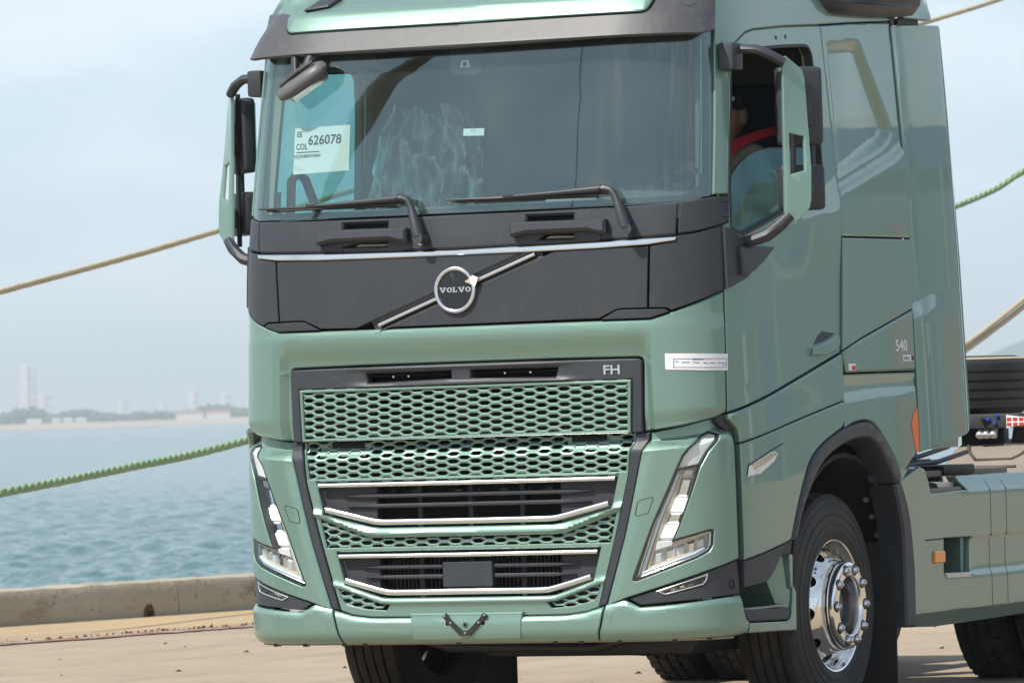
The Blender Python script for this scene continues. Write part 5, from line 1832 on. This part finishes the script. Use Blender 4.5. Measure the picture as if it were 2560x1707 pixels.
# ---------------- mud flaps, inner arches
for sgn in (1, -1):
    rbox('mud_flap', Vector((sgn * 1.02, 2.14, .44)), (.44, .02, .70), MUDF, truck, bevel=.006)
    bm = bmesh.new()
    prev = None
    for k in range(19):
        a = math.pi * (k / 18) * 1.15 - .25
        y = FY + .16 + .68 * math.cos(a)
        z = .55 + .68 * math.sin(a) if True else 0
        row = [bm.verts.new((sgn * x, y, z)) for x in (.62, 1.19)]
        row += [bm.verts.new((sgn * x, FY + .16 + .66 * math.cos(a), .55 + .66 * math.sin(a))) for x in (1.19, .62)]
        if prev:
            for q in range(4):
                bm.faces.new((prev[q], row[q], row[(q + 1) % 4], prev[(q + 1) % 4]))
        prev = row
    finish(bm, 'inner_arch', MUDF, truck, 40)
    rbox('arch_inner_wall', Vector((sgn * .60, 1.65, .85)), (.03, 1.4, .75), MUDF, truck, bevel=.01)
    # row of clips on the rear half of the inner arch
    for k in range(4):
        a = .75 - k * .16
        lathe('arch_clip', [(.0, .012), (.012, .01), (.016, 0)], (sgn * 1.10, FY + .16 + .655 * math.cos(a), .55 + .655 * math.sin(a)), (0, -math.cos(a), -math.sin(a)), LAMPGREY, truck, 10)
    tube('arch_stay', [(sgn * 1.22, 1.93, 1.10), (sgn * 1.20, 2.02, 1.075), (sgn * 1.18, 2.14, 1.082), (sgn * 1.20, 2.20, 1.12)], [.018, .018, .018, .02], DARK, truck)
    rbox('cab_sill', Vector((sgn * .95, 2.15, 1.32)), (.50, .40, .22), BLACK, truck, bevel=.02)

# ---------------- chassis
for sgn in (1, -1):
    rbox('frame_rail', Vector((sgn * .41, 4.4, .95)), (.09, 7.6, .28), BLACK, truck, bevel=.01)
rbox('engine_block', Vector((0, 1.5, .95)), (.80, 2.0, .80), VOID, truck, bevel=.05)
rbox('front_axle_beam', Vector((0, FY, .42)), (1.7, .14, .14), BLACK, truck, bevel=.03)
rbox('cross_pan', Vector((.30, .95, .375)), (1.05, .60, .10), BLACK, truck, bevel=.03, taper=(1.15, 1.0))
tube('track_rod', [(-.80, 1.25, .39), (-.3, 1.22, .36), (.35, 1.22, .33), (.85, 1.25, .39)], [.03, .035, .035, .03], BLACK, truck)
tube('stabiliser', [(-.55, .55, .43), (-.35, .52, .385), (.40, .52, .37), (.62, .55, .43)], [.022, .03, .03, .022], BLACK, truck)
for x_, y_ in ((-.12, .55), (-.02, .60), (.05, .52), (.78, .6)):
    tube('hanger', [(x_, y_, .47), (x_, y_ + .02, .375)], [.02, .012], BLACK, truck, n=8)
rbox('cab_rear_mount', Vector((0, 2.62, 1.30)), (1.5, .12, .12), BLACK, truck, bevel=.02)
tube('air_pipe', [(.43, 2.9, 1.18), (.43, 4.4, 1.175)], .028, BLACK, truck)
tube('air_pipe', [(.52, 2.9, 1.145), (.52, 4.4, 1.14)], .02, DARK, truck)
rbox('catwalk_plate', Vector((.62, 3.55, 1.095)), (.75, 1.5, .03), FENDER, truck, bevel=.006)
rbox('battery_lid', Vector((.80, 3.60, 1.11)), (.42, .42, .05), BLACK, truck, bevel=.01)
for k, (x_, z_, m_) in enumerate(((.55, 1.20, BLACK), (.62, 1.235, BLACK), (.70, 1.19, DARK), (.36, 1.22, BLACK), (.80, 1.16, DARK))):
    tube('air_hose', [(x_, 2.75, z_ + .10), (x_ + .02, 3.0, z_ - .01), (x_ - .02 * k, 3.4, z_ - .03), (x_ + .015, 3.8, z_ - .01), (x_ - .03, 4.3, z_ + .03)], .013 + .002 * (k % 2), m_, truck, n=8)
for k in range(9):
    lathe('frame_bolt', [(.018, 0), (.018, .012), (.010, .016), (0, .016)], (.455, 2.9 + k * .19, 1.05), (1, 0, 0), STEEL, truck, 8)
rbox('valve_block', Vector((.46, 4.05, 1.215)), (.10, .22, .09), BLACK, truck, bevel=.015)

# rear wing over the drive wheels (dusty plastic), with pressed ribs
fd = empty('rear_wing', (0, 0, 0), truck)
for sgn in (1, -1):
    for yc in (4.93,):
        bm = bmesh.new()
        prev = None
        for k in range(25):
            a = math.pi * (1 - k / 24)
            ca, sa = math.cos(a), math.sin(a)
            R_ = .62
            sq = 1.16 if False else 1.0
            y = yc + .66 * (abs(ca) ** .8) * (1 if ca > 0 else -1)
            z = .62 + .625 * (sa ** .62)
            row = [bm.verts.new((sgn * x, y * 1.0, z + dz)) for x, dz in ((.58, -.05), (.60, 0), (.92, .008), (1.22, 0), (1.262, -.03), (1.27, -.09))]
            if prev:
                for q in range(5):
                    bm.faces.new((prev[q], row[q], row[q + 1], prev[q + 1]))
            prev = row
        finish(bm, 'wing_shell', FENDER, fd, 50)
SEAMW = mat('wing_seam', (.07, .06, .05), .8)


def wingmap(t, z, d):
    ca, sa = np.cos(z), np.sin(z)
    y = 4.93 + .66 * np.abs(ca) ** .8 * np.sign(ca)
    zz = .62 + .625 * sa ** .62
    return np.stack([np.asarray(t), y - .4 * np.asarray(d), zz + np.asarray(d) * .9 + .004], -1)


for pts in ([(.76, 2.30), (.96, 2.30), (1.00, 2.22), (1.05, 1.9), (1.07, 1.4)], [(.66, 1.98), (.70, 2.15), (.76, 2.30)], [(.86, 1.98), (.98, 1.98), (1.0, 1.8), (1.02, 1.4)],
            [(1.06, 2.40), (1.16, 2.40), (1.18, 2.27), (1.08, 2.27), (1.06, 2.40)], [(.62, 1.80), (.80, 1.80), (.86, 1.98)], [(.62, 2.42), (.90, 2.42), (1.0, 2.42)]):
    fine = []
    for p0, p1 in zip(pts, pts[1:]):
        fine += [(p0[0] + (p1[0] - p0[0]) * k / 8, p0[1] + (p1[1] - p0[1]) * k / 8) for k in range(8)]
    fine.append(pts[-1])
    bm = bmesh.new()
    P_ = wingmap(np.array([p[0] for p in fine]), np.array([p[1] for p in fine]), np.zeros(len(fine)))
    tube_bm(bm, [tuple(p) for p in P_], .010, 6)
    finish(bm, 'wing_seam', SEAMW, fd, 60)

# spare wheel lying behind the cab
sp = empty('spare_wheel', (.27, 5.05, 1.37))
tag(sp, 'black spare tyre lying flat on the chassis behind the cab', 'tyre')
prof = [(.30, .0), (.34, -.004), (.42, -.004), (.49, .012), (.52, .032), (.532, .045)]
z = .045
for k in range(5):
    prof += [(.536 - (.004 if k in (0, 4) else 0), z + .004), (.536 - (.004 if k in (0, 4) else 0), z + .038)]
    if k < 4:
        prof += [(.520, z + .041), (.520, z + .049)]
    z += .047
prof += [(.528, .285), (.51, .300), (.46, .318), (.38, .320), (.32, .312), (.30, .30)]
lathe('tyre', prof, (0, 0, 0), (0, 0, 1), RUBBER, sp, 96, 35)
lathe('wheel_disc', [(.30, .03), (.27, .10), (.15, .12), (.0, .12)], (0, 0, 0), (0, 0, 1), GREYB, sp, 48)
DUSTT = mat('tyre_dust', (.38, .31, .23), .9)
lathe('dust_cap', [(.33, .3155), (.40, .3215), (.50, .3075), (.515, .2995)], (0, 0, 0), (0, 0, 1), DUSTT, sp, 64)
# carrier under the spare
cr = empty('spare_carrier', (0, 0, 0), truck)
rbox('carrier_box', Vector((.52, 4.62, 1.345)), (.90, .14, .075), mat('carrier_grey', (.05, .052, .060), .5), cr, bevel=.008)
plate('carrier_plate', [(.90, 1.375), (1.00, 1.360), (1.005, 1.325), (.90, 1.305)], -.02, .002, WHITEP, cr, mapf=frame((0, 4.55, 0), (1, 0, 0), (0, 0, 1), (0, -1, 0)), ch=.001)
for k in range(3):
    for j in range(2):
        x_ = .903 + k * .034
        z_ = 1.317 + j * .026
        plate('carrier_print', [(x_, z_), (x_ + .024, z_ - .001), (x_ + .026, z_ + .016), (x_ + .002, z_ + .018)], 0, .004, REDP, cr, mapf=frame((0, 4.55, 0), (1, 0, 0), (0, 0, 1), (0, -1, 0)), ch=0)
BLUEC = mat('blue_cap', (.03, .07, .45), .4)
for x_, z_ in ((.80, 1.355), (.85, 1.372), (.838, 1.335)):
    lathe('blue_plug', [(.010, 0), (.010, .012), (0, .013)], (x_, 4.55, z_), (0, -1, 0), BLUEC, cr, 10)
lathe('coupling', [(.014, 0), (.014, .02), (.007, .021), (0, .021)], (.775, 4.55, 1.352), (0, -1, 0), STEEL, cr, 12)
for x_ in (.74, .775, .815):
    tube('air_coupling', [(x_, 4.60, 1.31), (x_, 4.57, 1.265)], [.016, .022], LAMPGREY, cr, n=10)
rbox('carrier_bracket', Vector((.935, 4.66, 1.27)), (.10, .05, .12), DARK, cr, bevel=.008, taper=(.6, 1))
rbox('carrier_post', Vector((.72, 4.70, 1.22)), (.24, .08, .24), BLACK, cr, bevel=.01)
tube('carrier_hook', [(.98, 4.60, 1.315), (1.03, 4.60, 1.33), (1.045, 4.60, 1.352)], .009, BLACK, cr)

# ---------------- side skirt behind the front wheel


def skirt_d(t, z):
    return .004 * sstep((.79 - z) / .012) * 0 - .055 * np.clip((.437 - z) / .07, 0, 1) - .012 * sstep((.785 - z) / .01) * sstep((z - .585) / .045) * sstep((t - 4.07) / .06) - .050 * np.clip((z - 1.012) / .075, 0, 1) * sstep((t - 3.9) / .05)


SK = crv([(3.214, 1.080), (3.306, .922), (3.354, .684), (3.360, .50), (3.357, .372)]) + [(3.742, .358), (4.2, .362), (5.6, .374), (5.6, 1.086), (4.345, 1.086), (4.05, 1.086), (4.046, 1.060), (4.09, 1.018), (3.75, 1.012), (3.60, 1.010), (3.575, 1.072), (3.532, 1.128), (3.472, 1.145)]
SH = [(3.752, .790), (4.120, .786), (4.10, .612), (3.745, .618)]
for s in (1, -1):
    sk = plate('side_skirt', SK, -.05, .004, PAINT, truck, ch=.004, holes=[SH], dfun=skirt_d, m=s, st=.06, sz=.015)
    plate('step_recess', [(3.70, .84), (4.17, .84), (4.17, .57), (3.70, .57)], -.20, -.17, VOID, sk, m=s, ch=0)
    plate('step_box_end', [(4.06, .786), (4.105, .786), (4.09, .612), (4.06, .612)], -.18, -.03, PAINT, sk, m=s)
    plate('step_tread', [(3.752, .618), (4.098, .612), (4.085, .585), (3.77, .590)], -.18, .010, TREADPLATE, sk, m=s, ch=.004)
    om = plate('side_marker', [(3.610, .676), (3.616, .671), (3.738, .670), (3.744, .676), (3.745, .724), (3.740, .729), (3.616, .730), (3.610, .725)], -.01, .016, AMBER, truck, m=s, ch=.005)
    for tx in (4.386, 4.60):
        sweep('skirt_seam', [(tx, 1.06), (tx, 1.012), (tx, .98), (tx - .001, .82), (tx - .002, .80), (tx - .002, .785), (tx - .002, .775), (tx - .003, .76), (tx - .003, .70), (tx - .003, .64), (tx - .003, .63), (tx - .003, .615), (tx - .003, .60), (tx - .003, .585), (tx - .003, .57), (tx - .004, .44)], [(-.002, -.004), (.002, -.004), (.002, .0048), (-.002, .0048)], VOID, sk, m=s, dfun=skirt_d)
    sweep('skirt_groove', [(3.505, .787), (3.75, .787)], [(-.004, -.01), (.004, -.01), (.004, .0045), (-.004, .0045)], GREYB, sk, m=s, dfun=skirt_d)
    plate('skirt_top_step', [(3.735, 1.066), (3.90, 1.062), (4.045, 1.058), (4.06, 1.012), (3.74, 1.008)], -.12, -.055, TREADPLATE, sk, m=s, ch=.003)
    plate('skirt_top_void', [(3.60, 1.064), (3.74, 1.064), (3.80, 1.056), (3.84, 1.018), (3.70, 1.014)], -.06, -.045, VOID, sk, m=s, ch=.003)
    rbox('skirt_shelf', Vector((s * 1.08, 2.90, 1.02)), (.36, .90, .03), FENDER, truck, bevel=.005)


# ================================================================== the driver
def make_driver():
    J = {'pel': ((.66, 1.52, 2.20), .135), 'abd': ((.66, 1.56, 2.32), .130), 'chest': ((.66, 1.59, 2.48), .140), 'up': ((.66, 1.58, 2.635), .100), 'neck': ((.66, 1.585, 2.71), .056), 'skull': ((.66, 1.59, 2.80), .066),
         'shl': ((.85, 1.55, 2.66), .072), 'ell': ((.955, 1.38, 2.42), .050), 'wrl': ((.85, 1.12, 2.43), .032), 'hal': ((.83, 1.03, 2.465), .028),
         'shr': ((.47, 1.60, 2.615), .070), 'elr': ((.40, 1.42, 2.36), .048), 'wrr': ((.49, 1.12, 2.42), .032), 'har': ((.50, 1.03, 2.46), .028),
         'hil': ((.76, 1.46, 2.17), .095), 'knl': ((.80, 1.02, 2.15), .068), 'anl': ((.80, .92, 1.70), .048), 'tol': ((.80, .74, 1.60), .045),
         'hir': ((.56, 1.46, 2.17), .095), 'knr': ((.52, 1.02, 2.15), .068), 'anr': ((.52, .92, 1.70), .048), 'tor': ((.52, .74, 1.60), .045)}
    E = [('pel', 'abd'), ('abd', 'chest'), ('chest', 'up'), ('up', 'neck'), ('neck', 'skull'), ('up', 'shl'), ('shl', 'ell'), ('ell', 'wrl'), ('wrl', 'hal'), ('up', 'shr'), ('shr', 'elr'), ('elr', 'wrr'), ('wrr', 'har'),
         ('pel', 'hil'), ('hil', 'knl'), ('knl', 'anl'), ('anl', 'tol'), ('pel', 'hir'), ('hir', 'knr'), ('knr', 'anr'), ('anr', 'tor')]
    nm = list(J)
    vs = [J[k][0] for k in nm]
    rs = [J[k][1] for k in nm]
    # fingers: short chains rooted in each hand
    ed = [(nm.index(a), nm.index(b)) for a, b in E]
    for h, sx in (('hal', 1), ('har', -1)):
        hx, hy, hz = J[h][0]
        for k in range(4):
            a = len(vs)
            dx = (k - 1.5) * .017
            ln = (.036, .042, .040, .032)[k]
            vs += [(hx + dx, hy - .030, hz + .018), (hx + dx, hy - .030 - ln * .6, hz + .010), (hx + dx, hy - .028 - ln * .7, hz - .018)]
            rs += [.0095, .0085, .008]
            ed += [(nm.index(h), a), (a, a + 1), (a + 1, a + 2)]
        a = len(vs)
        vs += [(hx - sx * .030, hy - .006, hz + .012), (hx - sx * .046, hy - .030, hz + .010)]
        rs += [.011, .0095]
        ed += [(nm.index(h), a), (a, a + 1)]
    me = bpy.data.meshes.new('tmp')
    me.from_pydata(vs, ed, [])
    ob = bpy.data.objects.new('tmp', me)
    COL.objects.link(ob)
    md = ob.modifiers.new('skin', 'SKIN')
    for i, r in enumerate(rs):
        sv = me.skin_vertices[0].data[i]
        sv.radius = (r, r)
        sv.use_root = (i == 0)
    ob.modifiers.new('sub', 'SUBSURF').levels = 2
    bpy.context.view_layer.update()
    body = bpy.data.meshes.new_from_object(ob.evaluated_get(bpy.context.evaluated_depsgraph_get()))
    bpy.data.objects.remove(ob)
    bm = bmesh.new()
    bm.from_mesh(body)
    # head: shaped ball with brow, nose, cheeks, jaw and chin
    hc = Vector((.67, 1.63, 2.848))
    res = bmesh.ops.create_uvsphere(bm, u_segments=36, v_segments=28, radius=1)
    for v in res['verts']:
        x, y, z = v.co
        fr = max(0, -y)
        w = .076 * (1 - .16 * max(0, -z) ** 1.5)
        dpt = .096
        q = Vector((x * w, y * dpt, z * .122))
        if z < -.2:
            q.y += -.012 * fr * (-z)                       # jaw forward
            q.x *= 1 - .12 * (-z - .2)
        q.y -= .024 * math.exp(-((x / .16) ** 2)) * math.exp(-(((z + .12) / .20) ** 2)) * fr ** 2   # nose
        q.y += .008 * (math.exp(-(((abs(x) - .38) / .16) ** 2)) * math.exp(-(((z - .10) / .11) ** 2))) * fr   # eye sockets
        q.y -= .006 * math.exp(-(((z - .26) / .08) ** 2)) * fr      # brow
        q.y -= .006 * math.exp(-(((z + .52) / .07) ** 2)) * math.exp(-((x / .35) ** 2)) * fr    # lips
        q.y -= .008 * math.exp(-(((z + .82) / .12) ** 2)) * fr    # chin
        v.co = hc + q
    for sx in (1, -1):                                    # ears
        res = bmesh.ops.create_uvsphere(bm, u_segments=14, v_segments=10, radius=1)
        for v in res['verts']:
            x, y, z = v.co
            rim = math.hypot(y, z)
            v.co = hc + Vector((sx * (.078 + .012 * x - .010 * math.exp(-((rim / .45) ** 2)) * (x * sx > 0)), .016 + .021 * y + .010 * z, -.008 + .034 * z))
    bmesh.ops.recalc_face_normals(bm, faces=bm.faces)
    m2 = bpy.data.meshes.new('person')
    bm.to_mesh(m2)
    bm.free()
    m2.shade_smooth()
    p = link('person', m2, KHAKI)
    m2.materials.append(SKIN)
    m2.materials.append(CAP)
    for f in m2.polygons:
        c = f.center
        if c.z > 2.72 or (c.y < 1.27 and c.z > 2.33):
            f.material_index = 1
        elif c.z < 2.19:
            f.material_index = 2
    tag(p, 'driver in khaki shirt and dark cap sitting at the open cab window', 'person')
    # hair band round the back and sides, cap with brim
    bm = bmesh.new()
    res = bmesh.ops.create_uvsphere(bm, u_segments=32, v_segments=24, radius=1)
    for v in list(bm.verts):
        v.co = Vector((v.co.x * .0805, v.co.y * .1005, v.co.z * .1255))
    bmesh.ops.delete(bm, geom=[f for f in bm.faces if f.calc_center_median().y < -.032 or f.calc_center_median().z < -.035], context='FACES')
    for v in bm.verts:
        v.co += hc
    finish(bm, 'hair', HAIR, p, 60)
    bm = bmesh.new()
    res = bmesh.ops.create_uvsphere(bm, u_segments=32, v_segments=24, radius=1)
    for v in list(bm.verts):
        v.co = Vector((v.co.x * .086, v.co.y * .107, v.co.z * .128 + .004))
    bmesh.ops.delete(bm, geom=[f for f in bm.faces if f.calc_center_median().z < .040 - .15 * f.calc_center_median().y * 0], context='FACES')
    for v in bm.verts:
        v.co += hc
    finish(bm, 'cap', CAP, p, 60)
    bm = bmesh.new()
    n = 14
    a = [bm.verts.new(hc + Vector((.084 * math.cos(math.pi * (1 + k / n)), -.01 + .104 * math.sin(math.pi * (1 + k / n)), .045))) for k in range(n + 1)]
    b = [bm.verts.new(hc + Vector((.080 * math.cos(math.pi * (1 + k / n)), -.01 + .180 * math.sin(math.pi * (1 + k / n)), .030))) for k in range(n + 1)]
    for k in range(n):
        bm.faces.new((a[k], a[k + 1], b[k + 1], b[k]))
    bmesh.ops.solidify(bm, geom=bm.faces[:], thickness=.004)
    finish(bm, 'cap_brim', CAP, p, 40)
    # shirt collar
    bm = bmesh.new()
    for k in range(21):
        pass
    tube_bm(bm, [(.66 + .072 * math.cos(t), 1.60 + .075 * math.sin(t), 2.705 + .012 * math.sin(t)) for t in [2 * math.pi * k / 20 for k in range(21)]], .016, 8)
    finish(bm, 'collar', KHAKI, p, 60)
    lathe('cap_badge', [(0, .003), (.012, .002), (.013, 0)], hc + Vector((.052, -.070, .085)), (.6, -.75, .3), LAMPGREY, p, 12)
    return p


make_driver()
# his seat belt: flat strap from the pillar over the shoulder to the buckle
bm = bmesh.new()
pts = [(1.12, 2.00, 2.88), (.96, 1.75, 2.795), (.86, 1.52, 2.748), (.79, 1.46, 2.715), (.72, 1.43, 2.64), (.62, 1.41, 2.48), (.50, 1.44, 2.28), (.42, 1.50, 2.16)]
prev = None
for i, q in enumerate(pts):
    q = Vector(q)
    d = (Vector(pts[min(i + 1, len(pts) - 1)]) - Vector(pts[max(i - 1, 0)])).normalized()
    w = d.cross(Vector((.35, -.75, .55))).normalized() * .026
    n = w.cross(d).normalized() * .002
    row = [bm.verts.new(q + w + n), bm.verts.new(q - w + n), bm.verts.new(q - w - n), bm.verts.new(q + w - n)]
    if prev:
        for k in range(4):
            bm.faces.new((prev[k], prev[(k + 1) % 4], row[(k + 1) % 4], row[k]))
    prev = row
finish(bm, 'seat_belt', BELT, truck, 50)


# ================================================================== an added shed and the crane, out of view, mirrored in paint and glass
SHED = mat('shed_cladding', (.085, .14, .18), .6, noise=[(.5, .45, .7, (1, 1, .1), (.12, .175, .20))])
SHEDB = mat('shed_blue', (.03, .09, .22), .55)
SHEDW = mat('shed_white', (.55, .55, .52), .6)
SHEDG = mat('shed_grey', (.20, .24, .25), .6)
SHEDR = mat('shed_red', (.22, .12, .10), .6)
SHEDY = mat('shed_yellow', (.42, .26, .05), .6)
shed = empty('backdrop', (44, 58, 0))  # unseen shed, added only to give the cab paint something to mirror
tag(shed, 'added unseen clad warehouse with blue fascia, mirrored in the cab side', 'backdrop')
sd = Vector((.62, -.78, 0)).normalized()
sn = Vector((-.78, -.62, 0))
def wallbox(name, a0, a1, o0, o1, z0, z1, mt):
    bm = bmesh.new()
    vs = []
    for z in (z0, z1):
        for a, o in ((a0, o0), (a1, o0), (a1, o1), (a0, o1)):
            p = sd * a + sn * o
            vs.append(bm.verts.new((p.x, p.y, z)))
    bm.faces.new(vs[:4])
    bm.faces.new(vs[4:])
    for k in range(4):
        bm.faces.new((vs[k], vs[(k + 1) % 4], vs[4 + (k + 1) % 4], vs[4 + k]))
    return finish(bm, name, mt, shed, smooth=False)
wallbox('wall', -45, 75, -20, 0, 0, 8.0, SHED)
wallbox('fascia', -45.2, 75.2, -20.2, .3, 8.0, 9.2, SHEDB)
wallbox('roof', -44, 74, -19, -1, 9.2, 9.7, SHEDW)
rs_ = random.Random(4)
for k in range(14):
    a0 = -43 + k * 8.3
    wallbox('door', a0 + 1, a0 + 5.5, 0, .12, 0, 5.0, (SHEDW, SHED, SHEDR, SHEDB, SHED)[k % 5])
    wallbox('pilaster', a0 - .3, a0 + .3, 0, .35, 0, 8.0, (SHEDY, SHEDG)[k % 2])

crane = empty('mobile_crane', (-13.6, -10.2, 0))
tag(crane, 'mobile crane with raised boom, mirrored in the windscreen', 'crane')
CRY = mat('crane_brown', (.16, .115, .06), .6)
rbox('carrier', Vector((0, 0, .95)), (2.4, 6.5, .8), CRY, crane, bevel=.06)
rbox('operator_cab', Vector((.2, -1.8, 2.1)), (1.6, 1.7, 1.5), CRY, crane, bevel=.1)
rbox('counterweight', Vector((0, 2.0, 1.9)), (2.3, 1.6, 1.1), BLACK, crane, bevel=.08)
for x_ in (-1.0, 1.0):
    for y_ in (-2.3, 0, 2.3):
        lathe('tyre', [(.25, -.17), (.50, -.17), (.55, -.12), (.55, .12), (.50, .17), (.25, .17)], (x_, y_, .55), (1, 0, 0), RUBBER, crane, 24, 40)
b0 = Vector((.3, .1, 1.6))
bd_ = Vector((.715, -.12, .688)).normalized()
for k, (l0, l1, w_) in enumerate(((0, 5.5, .20), (4.8, 9.0, .16), (8.2, 12.5, .125))):
    bm = bmesh.new()
    tube_bm(bm, [b0 + bd_ * l0, b0 + bd_ * l1], w_, 4)
    finish(bm, 'boom_section', CRY, crane, smooth=False)
tube('boom_ram', [Vector((.8, 0, 1.4)), b0 + bd_ * 4.0 - Vector((0, 0, .4))], .14, STEEL, crane)
tip = b0 + bd_ * 12.5
tube('hoist_rope', [tip, tip - Vector((0, 0, 5.0))], .012, BLACK, crane, n=6)
rbox('hook_block', tip - Vector((0, 0, 5.3)), (.35, .25, .6), SHEDY, crane, bevel=.05)

# ------------------------------------------------------------------ sea haze
HAZE = bpy.data.materials.new('haze')
HAZE.use_nodes = True
nt = HAZE.node_tree
nt.nodes.clear()
vo = nt.nodes.new('ShaderNodeVolumePrincipled')
vo.inputs['Color'].default_value = (0.86, 0.95, 1.0, 1)
vo.inputs['Density'].default_value = 0.00023
vo.inputs['Anisotropy'].default_value = 0.0
ho = nt.nodes.new('ShaderNodeOutputMaterial')
nt.links.new(vo.outputs['Volume'], ho.inputs['Volume'])
bmz = bmesh.new()
bmesh.ops.create_cube(bmz, size=1)
for v in bmz.verts:
    v.co = Vector((v.co.x * 20000, v.co.y * 20000 + 3000, -5.0 if v.co.z < 0 else 130.0))
hzo = finish(bmz, 'haze', HAZE, None, smooth=False)
hzo['kind'] = 'stuff'
